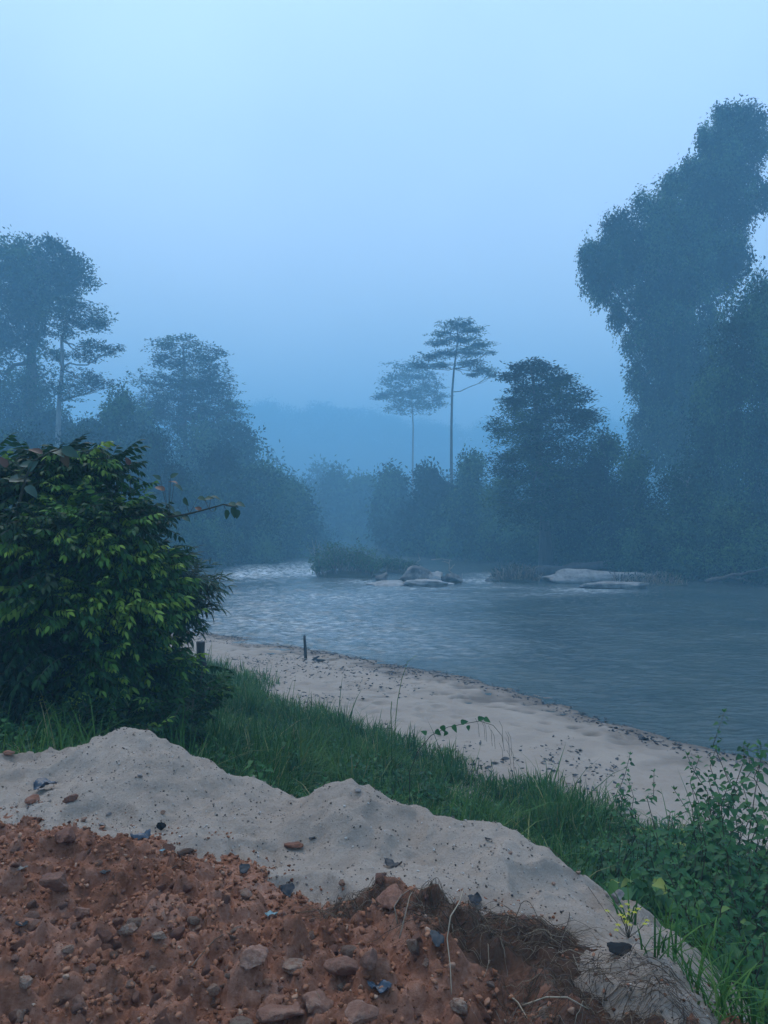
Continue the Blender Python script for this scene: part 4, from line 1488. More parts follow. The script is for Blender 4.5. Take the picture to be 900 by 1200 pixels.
gm = MB()
for bi, bend in enumerate((0.25, 0.7, 1.2, 1.7)):
    sel = np.arange(len(gx)) % 4 == bi
    m = int(sel.sum())
    tv, tf = blade_tpl(bend)
    a = rgz.uniform(0, 6.283, m)
    tilt = np.abs(rgz.normal(0.25, 0.2, m)) + 0.1 * bend
    d = np.stack([np.cos(a) * np.sin(tilt), np.sin(a) * np.sin(tilt), np.cos(tilt)], 1)
    nn = np.stack([-np.cos(a), -np.sin(a), np.full(m, 0.6)], 1)
    h = (0.27 + 0.22 * rgz.random(m) + 0.20 * np.clip(cl[sel], -0.5, 1)) * np.clip(0.55 + 0.45 * smooth((gs[sel] + 1.3) / 1.2), 0, 1) * np.where(gy[sel] < 5.0, 0.75, 1)
    h = np.where(rgz.random(m) < 0.07, h * rgz.uniform(1.3, 2.0, m), h)
    h = h * (1 + 0.8 * fbm(gx[sel] * 2.6, gy[sel] * 2.6, 4.0, 2, 53))
    wd = rgz.uniform(0.007, 0.017, m) * np.clip(gy[sel] / 7, 0.6, 1.5)
    v, fs, V = place(tv, tf, np.stack([gx[sel], gy[sel], gzv[sel] - 0.01], 1), d, nn, np.stack([h, wd, h], 1))
    t = np.clip(0.45 + 0.38 * cl[sel] + 0.25 * fbm(gx[sel] * 1.1, gy[sel] * 1.1, 9.0, 2, 54) + rgz.normal(0, 0.13, m), 0, 0.9)
    t = np.where(rgz.random(m) < 0.09, rgz.uniform(0.9, 1, m), t)
    gm.add(v, fs, np.repeat(t, V))
tag(gm.build('grass', M['grass']), kind='stuff')
print('grass', len(gx))

# ---- ground cover: small leaves among the grass and thick on the right
ux, uy = rgz.uniform(-4.5, 8, 170000), rgz.uniform(2.4, 15, 170000)
db, sb = poly_dist(ux, uy, BANK, False)
us = np.where(sb < 0, db, -db)
px_ = ux / uy * F
okm = (np.abs(px_) < 500) & (us > 0.2) & (us < 7)
ns_ = (uy < 7.4) & (ux > -4.2) & (ux < 2.6)
uz = ground_z(ux, uy)
okm &= np.where(ns_, sand_z(ux, uy), -9) < uz - 0.02
right = smooth((px_ - 190) / 120)
dens = 0.42 + 0.58 * right
edge_band = np.exp(-((uy - (6.6 - 0.9 * ux)) / 1.3) ** 2) * (ux < 1.5)
dens = np.maximum(dens, 0.55 * edge_band) * np.clip(0.7 + 0.8 * fbm(ux * 1.3, uy * 1.3, 0, 3, 61), 0.05, 1.3)
okm &= rgz.random(len(ux)) < dens * 0.75
ux, uy, uz, right = ux[okm], uy[okm], uz[okm], right[okm]
m = len(ux)
hgt = rgz.uniform(0.03, 0.30, m) * (0.7 + 1.3 * right * np.clip(0.6 + 1.2 * fbm(ux * 1.1, uy * 1.1, 2.0, 3, 62), 0.2, 1.6))
d = rnd_dirs(m, rgz) * np.array([1, 1, 0.35]) + np.array([0, -0.15, -0.1])
nn = rnd_dirs(m, rgz) * 0.45 + np.array([0, -0.25, 1.0])
um = MB()
s = rgz.uniform(0.035, 0.085, m) * (1 + 0.35 * right) * np.where(rgz.random(m) < 0.12, 1.5, 1)
v, fs, V = place(LEAF_HEART[0], LEAF_HEART[1], np.stack([ux, uy, uz + hgt], 1), d, nn, s)
um.add(v, fs, np.repeat(np.clip(rgz.normal(0.50, 0.22, m), 0, 0.97), V))
P0 = np.stack([ux, uy, uz + hgt], 1)
stem_t = np.array([[0, 0.0015, 0], [0, -0.0015, 0], [1, -0.001, 0], [1, 0.001, 0]])
off = np.stack([rgz.normal(0, .05, m), rgz.normal(0, .05, m), -hgt - 0.02], 1)
v, fs, V = place(stem_t, np.array([[0, 1, 2, 3]]), P0, off, rnd_dirs(m, rgz), np.stack([np.linalg.norm(off, axis=1), np.ones(m), np.ones(m)], 1))
um.add(v, fs, 0.3)
tag(um.build('ground_cover', M['weed_leaf']), kind='stuff')


# ---- leafy weeds, each plant its own thing
def weed(label, px, Yd, top, spread, nst, seed, leaf=0.085, group='leafy weeds on the right of the bank', cat='weed', tint=0.45, name='leafy_weed'):
    r = np.random.default_rng(seed)
    x = (px - 450) / F * Yd
    zb = float(surf(np.array([x]), np.array([Yd]))[0])
    base = np.array([x, Yd, zb])
    zt = pt(px, top, Yd)[2]
    root = empty(name, base - [0, 0, 0.02], label, cat, group)
    st, lf = MB(), MB()
    for i in range(nst):
        hh = (zt - zb) * (1.0 if i == 0 else r.uniform(0.45, 0.92))
        a = r.uniform(0, 6.283)
        o = spread * (0.15 if i == 0 else r.uniform(0.3, 1.0))
        tip = base + np.array([math.cos(a) * o, math.sin(a) * o * 0.8, hh])
        q = limb_path(base + np.array([r.normal(0, .03), r.normal(0, .03), -0.03]), tip, r, 8, -0.15)
        st.tube(q, np.linspace(0.006, 0.002, 8), 5)
        L_ = max(4, int(hh / 0.085))
        for j in range(L_):
            t = 0.22 + 0.78 * (j + 0.5) / L_
            f = t * 7
            p = q[int(f)] * (1 - f % 1) + q[min(7, int(f) + 1)] * (f % 1)
            az = j * 1.57 + r.uniform(-.4, .4)
            sz = leaf * (1.15 - 0.55 * t) * r.uniform(0.75, 1.25)
            for h in (0, math.pi):
                d = np.array([math.cos(az + h), math.sin(az + h), r.uniform(-0.35, 0.25)])
                pe = p + d * sz * 0.35
                st.tube(np.array([p, p * .5 + pe * .5, pe]), 0.0012, 3, caps=False)
                leaf_at(lf, LEAF_HEART, pe, d + np.array([0, 0, -0.25]), np.array([0, -0.2, 1.0]) + r.normal(0, .25, 3), sz, float(np.clip(r.normal(tint, .17), 0, .92)))
        for h in range(3):
            d = unit(np.array([r.normal(), r.normal(), 1.2]))
            leaf_at(lf, LEAF_ELL, tip, d, np.array([0, -.5, .5]) + r.normal(0, .3, 3), leaf * 0.5, 0.75)
    st.build('stem', M['twig'], root, base - [0, 0, 0.02])
    lf.build('leaves', M['weed_leaf'], root, base - [0, 0, 0.02])
    return root


WEEDS = [
    (852, 6.0, 836, 0.35, 7, 'tallest leafy weed on the right, its single top spike against the brown water'),
    (880, 5.6, 872, 0.45, 8, 'bushy weed with pale pointed leaves at the right edge, under the spike'),
    (815, 6.2, 890, 0.40, 8, 'leafy weed in front of the beach, left of the tallest spike'),
    (775, 6.6, 905, 0.40, 7, 'low leafy weed at the beach edge with the small upright sprig beside it'),
    (742, 7.2, 885, 0.22, 4, 'thin upright sprig standing clear against the beach sand'),
    (905, 5.0, 890, 0.45, 8, 'broad-leaved weed cut off by the right edge, above the tall grass blades'),
    (840, 5.0, 925, 0.45, 9, 'dense weed with large heart-shaped leaves below the tallest spike'),
    (790, 5.2, 950, 0.40, 8, 'shaded weed between the sand heap and the large heart-leaved weed'),
    (870, 4.3, 985, 0.40, 8, 'dark weed halfway down the right edge'),
    (720, 6.0, 945, 0.35, 7, 'spreading weed behind the middle of the sand heap\'s right slope'),
    (690, 6.6, 952, 0.30, 6, 'low weed at the right end of the grass strip'),
    (800, 5.8, 925, 0.45, 9, 'leafy weed just behind the shaded weed, against the lower beach'),
    (860, 5.4, 905, 0.45, 10, 'crowded weed clump between the spike and the right edge'),
    (830, 4.6, 960, 0.40, 9, 'dark leafy weed low in the middle of the right thicket'),
    (885, 4.7, 940, 0.45, 10, 'dense weed at the right edge under the bushy pale-leaved one'),
    (765, 5.4, 975, 0.35, 8, 'low weed spilling over the heap\'s upper right edge'),
    (895, 4.0, 1010, 0.35, 8, 'weed at the right edge above the lower right corner'),
    (800, 4.4, 1010, 0.30, 7, 'low leafy weed beside the heap\'s right slope'),
    (870, 3.5, 1075, 0.30, 8, 'broad green weed low on the right between two grass clumps'),
    (840, 3.9, 1040, 0.30, 8, 'weed at the foot of the heap\'s right slope, above the grass clumps'),
    (900, 3.2, 1110, 0.28, 7, 'weed nearest the camera in the bottom right corner'),
    (915, 3.7, 1040, 0.35, 7, 'leafy weed in the lower right corner above the grass tuft'),
]
for i, (px, Yd, top, spd, nst, lab) in enumerate(WEEDS):
    weed(lab, px, Yd, top, spd, nst, 700 + i, leaf=0.10 if i in (1, 5, 6) else 0.075, tint=0.40 + 0.14 * ((i * 37) % 5) / 5)
rw = np.random.default_rng(777)
for i in range(26):
    Yw = rw.uniform(6.8, 12.5)
    pxw = 230 + rw.uniform(0, 400) * (1.0 if Yw < 10 else 0.7)
    xw = (pxw - 450) / F * Yw
    dbw, sbw = poly_dist(np.array([xw]), np.array([Yw]), BANK, False)
    if sbw[0] > 0 and dbw[0] > 0.8:
        continue
    topz = gz(xw, Yw) + rw.uniform(0.35, 0.65)
    weed('small broad-leaved weed standing among the blades of the bank grass', pxw, Yw, HY + (CAM_Z - topz) / Yw * F, 0.22, 5, 760 + i, rw.uniform(0.07, 0.12), 'broad-leaved weeds among the bank grass', 'weed', rw.uniform(0.3, 0.7), 'broad_leaved_weed')
weed('small blue-green broad-leaved weed at the foot of the grass, above the heap crest', 492, 6.2, 935, 0.28, 6, 720, 0.075, None, 'weed', 0.15)
weed('little weed creeping beside the second hump of the sand heap', 385, 5.6, 905, 0.22, 5, 721, 0.06, None, 'weed', 0.5)


# the arching vine with heart leaves, over the grass against the beach
def arch_vine():
    r = np.random.default_rng(55)
    Yd = 7.6
    pth = np.array([pt(a, b_, Yd) for a, b_ in ((480, 905), (490, 880), (505, 862), (525, 852), (545, 848), (562, 845), (578, 850), (588, 862), (591, 880))])
    base = pth[0].copy()
    base[2] = gz(base[0], base[1]) - 0.02
    root = empty('climbing_vine', base, 'arching vine with small heart leaves, rising from the grass in front of the beach', 'vine')
    st, lf = MB(), MB()
    st.tube(np.vstack([base[None], pth]), np.linspace(0.005, 0.002, 10), 5)
    for a, b_, s, an in ((500, 860, .07, 2.6), (510, 856, .08, -.6), (518, 850, .08, -1.2), (530, 850, .09, -.9), (540, 847, .08, .3), (548, 850, .06, -1.3), (560, 843, .08, .3), (567, 842, .08, -.4), (524, 857, .06, -2.2)):
        p = pt(a, b_, Yd - 0.03)
        leaf_at(lf, LEAF_HEART, p, np.array([math.cos(an), -0.2, math.sin(an)]), np.array([r.normal(0, .3), -0.8, 0.6]), s * 0.95, r.uniform(.4, .75))
    for i in range(12):                                 # hanging dry tendrils at the bent tip
        p = pth[5 + i % 4] + r.normal(0, 0.03, 3)
        st.tube(np.array([p, p + [0.03, 0, -0.06], p + [0.04, 0, -0.12 - 0.12 * r.random()]]), 0.0018, 3)
    st.build('stem', M['twig'], root, base)
    lf.build('leaves', M['weed_leaf'], root, base)


arch_vine()


# single grass tufts that show on their own
def tuft(label, px, Yd, n, hgt, seed, lean=(0, 0), wid=0.012, group=None, tint=0.5, name='grass_tuft'):
    r = np.random.default_rng(seed)
    x = (px - 450) / F * Yd
    zb = float(surf(np.array([x]), np.array([Yd]))[0])
    mb = MB()
    for i in range(n):
        bend = r.uniform(0.3, 1.4)
        tv, tf = blade_tpl(bend)
        a = r.uniform(0, 6.283)
        ti = abs(r.normal(0.3, 0.2))
        d = np.array([math.cos(a) * math.sin(ti) + lean[0], math.sin(a) * math.sin(ti) + lean[1], math.cos(ti)])
        h = hgt * r.uniform(0.5, 1.1)
        v, fs, V = place(tv, tf, np.array([[x + r.normal(0, .03), Yd + r.normal(0, .03), zb - 0.01]]), d[None], np.array([[-math.cos(a), -math.sin(a), .6]]), np.array([[h, wid * r.uniform(.7, 1.3), h]]))
        mb.add(v, fs, float(np.clip(r.normal(tint, .15), 0, .9)))
    o = mb.build(name, M['grass'], None, np.array([x, Yd, zb]))
    return tag(o, label, 'grass tuft', group)


TUFTS = [
    (463, 9.2, 16, 0.75, 'tall grass tuft with long seed stalks against the beach, left of the arching vine'),
    (415, 10.5, 14, 0.55, 'grass tuft sticking up at the beach edge left of the tall seed stalks'),
    (640, 8.2, 12, 0.45, 'pale grass tuft near the right end of the grass strip'),
    (742, 3.5, 12, 0.22, 'sparse grass blades growing through the heap\'s lower right slope beside the pale oblong stone'),
    (790, 3.05, 16, 0.26, 'grass tuft on the sand near the yellow flowers'),
    (815, 2.75, 18, 0.28, 'grass tuft growing from the last of the sand in the bottom right'),
    (855, 3.1, 26, 0.42, 'broad-bladed grass tuft by the right edge near the bottom'),
    (840, 2.6, 22, 0.30, 'grass tuft in the bottom right corner'),
    (785, 3.6, 14, 0.30, 'grass tuft where the green bank meets the heap\'s right slope'),
    (880, 3.4, 26, 0.50, 'tall arching grass at the right edge below the weeds'),
    (850, 3.6, 30, 0.45, 'dense grass clump beside the last slope of sand at the right'),
    (905, 3.0, 34, 0.45, 'thick grass clump cut by the right edge near the bottom corner'),
    (870, 2.75, 30, 0.34, 'thick low grass in the very bottom right'),
    (825, 3.45, 24, 0.34, 'grass clump fringing the sand heap above the yellow flowers'),
    (895, 3.9, 34, 0.55, 'tall grass clump at the right edge mixed with the lowest weeds'),
    (765, 2.75, 12, 0.20, 'short grass sprout beside the dark oval stone'),
]
for i, (px, Yd, n, h, lab) in enumerate(TUFTS):
    tuft(lab, px, Yd, n, h, 800 + i, wid=0.010 if Yd > 5 else 0.009, tint=0.5 + 0.2 * (i % 3) / 2)

# seed stalk
mb = MB()
p0 = pt(463, 905, 9.2)
p0[2] = gz(p0[0], p0[1])
mb.tube(np.array([p0, pt(463, 850, 9.2), pt(466, 820, 9.2), pt(471, 795, 9.2), pt(478, 775, 9.2), pt(488, 768, 9.2)]), np.linspace(0.005, 0.0025, 6), 4, 0.85)
mb.tube(np.array([p0 + [-.03, 0, 0], pt(459, 860, 9.2), pt(458, 835, 9.2), pt(459, 822, 9.2)]), np.linspace(0.006, 0.004, 4), 4, 0.6)
tag(mb.build('seed_stalk', M['grass'], None, p0), 'thin bent grass seed stalk crossing the beach up to the waterline', 'grass stalk')

# ================================================================== stones, litter, wood
import bmesh


def ico(sub):
    bm = bmesh.new()
    bmesh.ops.create_icosphere(bm, subdivisions=sub, radius=1.0)
    v = np.array([x.co[:] for x in bm.verts])
    f = np.array([[q.index for q in x.verts] for x in bm.faces])
    bm.free()
    return v, f


ICO3, ICO4 = ico(3), ico(4)


def stone_verts(seed, size, sub=3, rough=0.3, facets=11):
    """a broken stone: a ball cut by random planes and weathered"""
    r = np.random.default_rng(seed)
    v, f = (ICO3 if sub == 3 else ICO4)
    v = v.copy()
    for i in range(facets):
        n = unit(r.normal(size=3))
        dcut = r.uniform(0.42, 0.80)
        over = v @ n - dcut
        v = v - np.where(over > 0, over * 0.92, 0)[:, None] * n
    s = r.uniform(0, 50)
    v = v * (1 + rough * 0.35 * fbm(v[:, 0] * 1.7 + s, v[:, 1] * 1.7, v[:, 2] * 1.7, 4, seed)[:, None])
    v = v * (1 + 0.10 * rough * fbm(v[:, 0] * 4.5 + s, v[:, 1] * 4.5, v[:, 2] * 4.5, 3, seed + 9)[:, None])
    v = v + 0.03 * rough * np.stack([noise3(v[:, 0] * 7 + s, v[:, 1] * 7, v[:, 2] * 7, q) for q in (1, 2, 3)], 1)
    return v * np.asarray(size), f


def rotz(v, a):
    c, s_ = math.cos(a), math.sin(a)
    return v @ np.array([[c, s_, 0], [-s_, c, 0], [0, 0, 1]])


def stone(name, label, p, size, mat, seed, cat='stone', group=None, sub=3, sink=0.3, rot=None, rough=0.35):
    r = np.random.default_rng(seed + 5000)
    v, f = stone_verts(seed, size, sub, rough * 2)
    v = rotz(v, r.uniform(0, 6.28) if rot is None else rot)
    me = make_mesh(name, v, [f], M[mat], None, True)
    me.attributes.new('tint', 'FLOAT', 'POINT')
    o = bpy.data.objects.new(name, me)
    COL.objects.link(o)
    o.location = (float(p[0]), float(p[1]), float(p[2] + size[2] * (1 - 2 * sink)))
    return tag(o, label, cat, group)


# notable stones, by where they lie
def s_px(px, py, wpx):
    p = hit(px, py)
    return p, wpx / F * p[1] / 2


NOT = [
    (66, 1038, 44, .55, 'red_stone', 'large flat-faced reddish rock half sunk in the red earth, left'),
    (75, 983, 34, .7, 'clod', 'dark overhanging clod of earth at the foot of the sand heap, left'),
    (149, 1091, 28, .6, 'pale_stone', 'blocky buff stone in the left part of the red earth'),
    (120, 1095, 30, .7, 'clod', 'rounded red clod right beside the blocky buff stone'),
    (188, 1097, 20, .6, 'pale_stone', 'smooth rounded buff stone right of the blocky one'),
    (178, 1136, 12, .9, 'pale_stone', 'small pointed whitish stone standing upright on the red earth'),
    (80, 1114, 14, .9, 'pale_stone', 'upright pinkish sliver of stone on the left'),
    (28, 1157, 20, .8, 'pale_stone', 'light rounded stone near the bottom left corner'),
    (152, 1154, 13, .8, 'pale_stone', 'angular pale pebble below the pointed whitish stone'),
    (250, 1162, 16, 1.1, 'pale_stone', 'upright egg-shaped buff stone near the bottom edge'),
    (96, 1071, 26, .5, 'red_stone', 'flat orange-pink stone left of centre in the red earth'),
    (298, 1122, 42, .6, 'red_stone', 'wide tan boulder face sloping toward the camera, left of the flaky stones'),
    (345, 1132, 30, .4, 'pale_stone', 'stack of flaky buff stone plates in the middle of the earth'),
    (400, 1135, 42, .75, 'red_stone', 'large red-brown boulder in the middle of the bottom half'),
    (432, 1128, 26, .9, 'red_stone', 'pinkish rough stone leaning on the large red-brown boulder'),
    (368, 1170, 50, .6, 'red_stone', 'long tan boulder at the bottom, under the large red-brown one'),
    (330, 1185, 60, .4, 'red_stone', 'broad low rock slab at the bottom edge, left of centre'),
    (420, 1188, 52, .45, 'red_stone', 'reddish rock at the bottom edge below the dark plastic scrap'),
    (538, 1180, 28, .75, 'pale_stone', 'knobbly pale pink stone at the bottom beside the small dark plant'),
    (499, 1130, 11, 1.0, 'pale_stone', 'small upright pale stone under the root tangle'),
    (400, 1157, 14, .8, 'pale_stone', 'small white stone in front of the large red-brown boulder'),
    (288, 1047, 20, .6, 'pale_stone', 'pinkish stone at the lip between earth and sand heap'),
    (22, 1197, 22, .6, 'pale_stone', 'tan stone cut by the bottom edge in the left corner'),
    (457, 1050, 40, .9, 'clod', 'upright lump of orange clay at the tip of the earth, beside the roots'),
    (97, 865 + 0, 0, 0, '', ''),
    (36, 937, 20, .6, 'clod', 'red clod on the sand left of the tilted brick piece'),
    (82, 936, 22, .55, 'red_stone', 'tilted oblong red brick piece on the left sand'),
    (12, 882, 16, .35, 'clod', 'reddish lump on the far left crest of the sand heap'),
    (343, 991, 26, .3, 'clod', 'patch of red clay lying on the middle of the sand heap'),
    (98, 960, 10, .7, 'pale_stone', 'white pebble at the heap\'s foot below the brick piece'),
    (120, 967, 10, .5, 'grey_stone', 'flat light pebble right of the white pebble'),
    (127, 955, 9, .6, 'grey_stone', 'grey pebble above the flat light pebble'),
    (164, 910, 9, .6, 'grey_stone', 'small grey stone high on the heap\'s left hump'),
    (191, 952, 7, .8, 'pale_stone', 'white pebble in the middle of the left hump\'s face'),
    (420, 926, 9, .6, 'grey_stone', 'grey stone on the crest of the middle hump'),
    (401, 1035, 10, .8, 'pale_stone', 'pale pebble low on the heap above the roots'),
    (723, 1051, 18, 1.1, 'grey_stone', 'pale grey oblong stone on the heap\'s right slope'),
    (678, 1022, 7, .8, 'pale_stone', 'small white pebble up-slope of the oblong stone'),
    (648, 1036, 6, .8, 'pale_stone', 'tiny white pebble in the open sand left of the oblong stone'),
    (725, 1112, 34, .5, 'black', 'dark oval stone on the sand under the yellow flowers'),
    (598, 1000 + 0, 7, .7, 'pale_stone', 'tiny pale pebble on the upper right part of the heap'),
    (756, 866, 9, .6, 'black', 'dark lump at the waterline of the beach on the right'),
    (722, 853, 5, .6, 'black', 'small dark lump at the waterline left of the larger one'),
]
for i, (px, py, wp, asp, mat, lab) in enumerate(NOT):
    if not wp:
        continue
    p, r_ = s_px(px, py + wp * asp * 0.35, wp)
    rr_ = np.random.default_rng(900 + i)
    stone('stone' if mat not in ('clod',) else 'earth_clod', lab, p, (r_, r_ * rr_.uniform(0.7, 1.0), r_ * asp * 0.95), mat, 1000 + i, 'stone' if mat != 'clod' else 'clod', None, 4, 0.22, rot=rr_.uniform(-.4, .4))

# many more like them, scattered over the earth
rs = np.random.default_rng(61)
PROTO = []
for i in range(12):
    v, f = stone_verts(2000 + i, (1, rs.uniform(0.6, 0.95), rs.uniform(0.45, 0.75)), 3, 0.8)
    me = make_mesh('stone', v, [f], M[('red_stone', 'clod', 'clod', 'red_stone', 'clod', 'pale_stone')[i % 6]], None, True)
    PROTO.append((me, ('red_stone', 'clod', 'clod', 'red_stone', 'clod', 'pale_stone')[i % 6]))
cnt = 0
while cnt < 285:
    px, py = rs.uniform(-10, 640), rs.uniform(965, 1215)
    Yr = 1.6 / max(0.1, (py - HY) / F)
    x, y = (px - 450) / F * Yr, Yr
    xx, yy = np.array([x]), np.array([y])
    if sand_z(xx, yy)[0] > dirt_z(xx, yy)[0] - 0.005 or humus(xx, yy)[0] > 0.6:
        continue
    me, mt = PROTO[rs.integers(0, 12)]
    s_ = 0.010 + 0.018 * rs.random() ** 1.6 + (0.030 * rs.random() if rs.random() < 0.22 else 0)
    z = float(dirt_z(xx, yy)[0])
    o = bpy.data.objects.new('stone' if mt != 'clod' else 'earth_clod', me)
    COL.objects.link(o)
    o.scale = (s_, s_, s_)
    o.rotation_euler = (rs.normal(0, .3), rs.normal(0, .3), rs.uniform(0, 6.28))
    o.location = (x, y, z + s_ * 0.18)
    tag(o, {'pale_stone': 'small pale buff stone among many on the red earth', 'red_stone': 'small reddish stone among many on the red earth', 'clod': 'small crumbly red clod among many on the red earth'}[mt],
        'stone' if mt != 'clod' else 'clod', {'pale_stone': 'small pale stones on the red earth', 'red_stone': 'small reddish stones on the red earth', 'clod': 'small clods on the red earth'}[mt])
    cnt += 1

# grit: crumbs nobody could count
gv, gf = stone_verts(3000, (1, .85, .7), 3, 0.4)
bmv, bmf = ico(2)
_r = np.random.default_rng(5)
for _i in range(9):
    _n = unit(_r.normal(size=3))
    _o = bmv @ _n - _r.uniform(0.35, 0.7)
    bmv = bmv - np.where(_o > 0, _o, 0)[:, None] * _n
bmv = bmv * np.array([1, .8, .65]) * (1 + 0.25 * noise3(bmv[:, 0] * 2, bmv[:, 1] * 2, bmv[:, 2] * 2, 4)[:, None])


def grit(name, n, area, zf, lo, hi, mat, seed, cond):
    r = np.random.default_rng(seed)
    x, y = r.uniform(area[0], area[1], n), r.uniform(area[2], area[3], n)
    k = cond(x, y)
    x, y = x[k], y[k]
    z = zf(x, y)
    m = len(x)
    s = lo + (hi - lo) * r.random(m) ** 4
    v, fs, V = place(bmv, bmf, np.stack([x, y, z + s * 0.15], 1), rnd_dirs(m, r) * [1, 1, .4], rnd_dirs(m, r) * 0.5 + [0, 0, 1], s)
    mb_ = MB()
    mb_.add(v, fs, np.repeat(r.random(m), V))
    return tag(mb_.build(name, mat), kind='stuff')


M['grit_red'] = leaf_mat('red_grit', [(0, (0.12, 0.046, 0.023)), (0.5, (0.29, 0.118, 0.065)), (0.93, (0.35, 0.165, 0.098)), (1, (0.42, 0.28, 0.20))], 0.95, 0.15, 0)
M['grit_grey'] = leaf_mat('grey_grit', [(0, (0.06, 0.05, 0.045)), (0.25, (0.17, 0.13, 0.105)), (0.75, (0.38, 0.30, 0.245)), (1, (0.58, 0.52, 0.47))], 0.9, 0.2, 0)
grit('earth_crumbs', 32000, (-3.0, 1.4, 1.9, 4.4), dirt_z, 0.004, 0.022, M['grit_red'], 71, lambda x, y: (dirt_z(x, y) > sand_z(x, y) - 0.01) & (np.abs(x / y) < 0.56) & (humus(x, y) < 0.35 + 0.3 * noise3(x * 20, y * 20, 0, 6)))
grit('earth_spill', 9000, (-3.0, 1.4, 2.2, 4.6), lambda x, y: np.maximum(dirt_z(x, y), sand_z(x, y)), 0.002, 0.014, M['grit_red'], 73, lambda x, y: (dirt_z(x, y) > sand_z(x, y) - 0.075 + 0.06 * noise3(x * 5, y * 5, 0, 7)) & (dirt_z(x, y) < sand_z(x, y) + 0.03))
grit('sand_gravel', 24000, (-3.6, 2.2, 2.3, 5.6), sand_z, 0.002, 0.011, M['grit_grey'], 72, lambda x, y: (sand_z(x, y) > dirt_z(x, y)) & (np.abs(x / y) < 0.56) & (sand_z(x, y) > ground_z(x, y)))


# beach litter: leaf scraps and twigs washed up, in drifts along the water
def beach_litter():
    r = np.random.default_rng(81)
    n = 26000
    x, y = r.uniform(-8.5, 8, n), r.uniform(12, 31, n)
    d, _ = poly_dist(x, y, RIVER, True)
    k = ~inside_poly(x, y, RIVER) & (d < 7)
    x, y, d = x[k], y[k], d[k]
    pr = np.exp(-((d - 0.5) / 0.35) ** 2) * 0.8 + 0.6 * np.clip(fbm(x * .35, y * .35, 0, 3, 82) + 0.15, 0, 1)
    k = r.random(len(x)) < pr * 0.75
    x, y = x[k], y[k]
    m = len(x)
    # stand on the modelled beach
    i = np.clip(((x + 11) / 0.05).astype(int), 0, bz.shape[1] - 1)
    j = np.clip(((y - 6.0) / 0.05).astype(int), 0, bz.shape[0] - 1)
    z = bz[j, i] + 0.008
    s = 0.04 + 0.16 * r.random(m) ** 2.0
    s2 = 0.018 + 0.035 * r.random(m) ** 2
    vb, fb, Vb = place(bmv, bmf, np.stack([x + r.normal(0, .12, m), y + r.normal(0, .12, m), z + 0.004], 1), rnd_dirs(m, r) * [1, 1, .1], rnd_dirs(m, r) * .2 + [0, 0, 1], np.stack([s2 * 1.5, s2, s2 * 0.6], 1))
    v, fs, V = place(LEAF_NARROW[0], LEAF_NARROW[1], np.stack([x, y, z], 1), rnd_dirs(m, r) * [1, 1, .15], rnd_dirs(m, r) * .4 + [0, 0, 1], np.stack([s, s * r.uniform(0.8, 3.2, m), s], 1))
    mb_ = MB()
    mb_.add(v, fs, np.repeat(r.random(m) * 0.6, V))
    mb_.add(vb, fb, np.repeat(r.random(m) * 0.5, Vb))
    tag(mb_.build('leaf_litter', M['dead_leaf']), kind='stuff')


beach_litter()

# ---- tangle of roots and dry stems on the dark soil
def root_tangle(label, cx, cy, rx, ry, n, seed, lo=0.15, hi=0.5):
    r = np.random.default_rng(seed)
    mb_ = MB()
    for i in range(n):
        a = r.uniform(0, 6.28)
        q = r.random() ** 0.5
        x, y = cx + math.cos(a) * q * rx, cy + math.sin(a) * q * ry
        ln = r.uniform(lo, hi)
        k = 9
        h = r.uniform(0, 6.28)
        pts = []
        lift = abs(r.normal(0, 0.02))
        for t in range(k):
            pts.append((x, y, t))
            h += r.normal(0, 0.22)
            x += math.cos(h) * ln / k
            y += math.sin(h) * ln / k * 0.7
        pts = np.array(pts)
        z = np.maximum(dirt_z(pts[:, 0], pts[:, 1]), sand_z(pts[:, 0], pts[:, 1])) + 0.004 + lift * np.sin(np.linspace(0, math.pi, k))
        ra = r.uniform(0.0005, 0.0014) * (1.8 if r.random() < 0.08 else 1)
        mb_.tube(np.stack([pts[:, 0], pts[:, 1], z], 1), np.linspace(ra, ra * 0.5, k), 4, float(np.clip(r.beta(1.3, 2.6), 0, 1)), caps=False)
    base = np.array([cx, cy, float(dirt_z(np.array([cx]), np.array([cy]))[0])])
    o = mb_.build('root_tangle', M['dry'], None, base)
    return tag(o, label, 'roots')


root_tangle('dark tangle of roots and stems between red earth and sand, beside the clay lump', 0.42, 2.98, 0.34, 0.17, 520, 91, 0.08, 0.3)
root_tangle('matted dry roots spread over the dark soil at the bottom right', 0.70, 2.52, 0.32, 0.26, 560, 92, 0.06, 0.22)
root_tangle('small dark knot of roots left of the orange clay lump', -0.16, 3.16, 0.17, 0.07, 150, 93, 0.06, 0.2)


def loose_stem(label, pts, rad_, tint, lift=0.015):
    P_ = np.array([hit(a, b_) for a, b_ in pts])
    P_[:, 2] += lift * np.sin(np.linspace(0.3, 2.8, len(P_)) + 0.1)
    t = np.linspace(0, len(P_) - 1, len(P_) * 4 - 3)
    Q = np.stack([np.interp(t, np.arange(len(P_)), P_[:, c]) for c in range(3)], 1)
    mb_ = MB()
    mb_.tube(Q, np.linspace(rad_, rad_ * 0.5, len(Q)), 5, tint)
    return tag(mb_.build('dry_stem', M['dry'], None, Q[0]), label, 'stem')


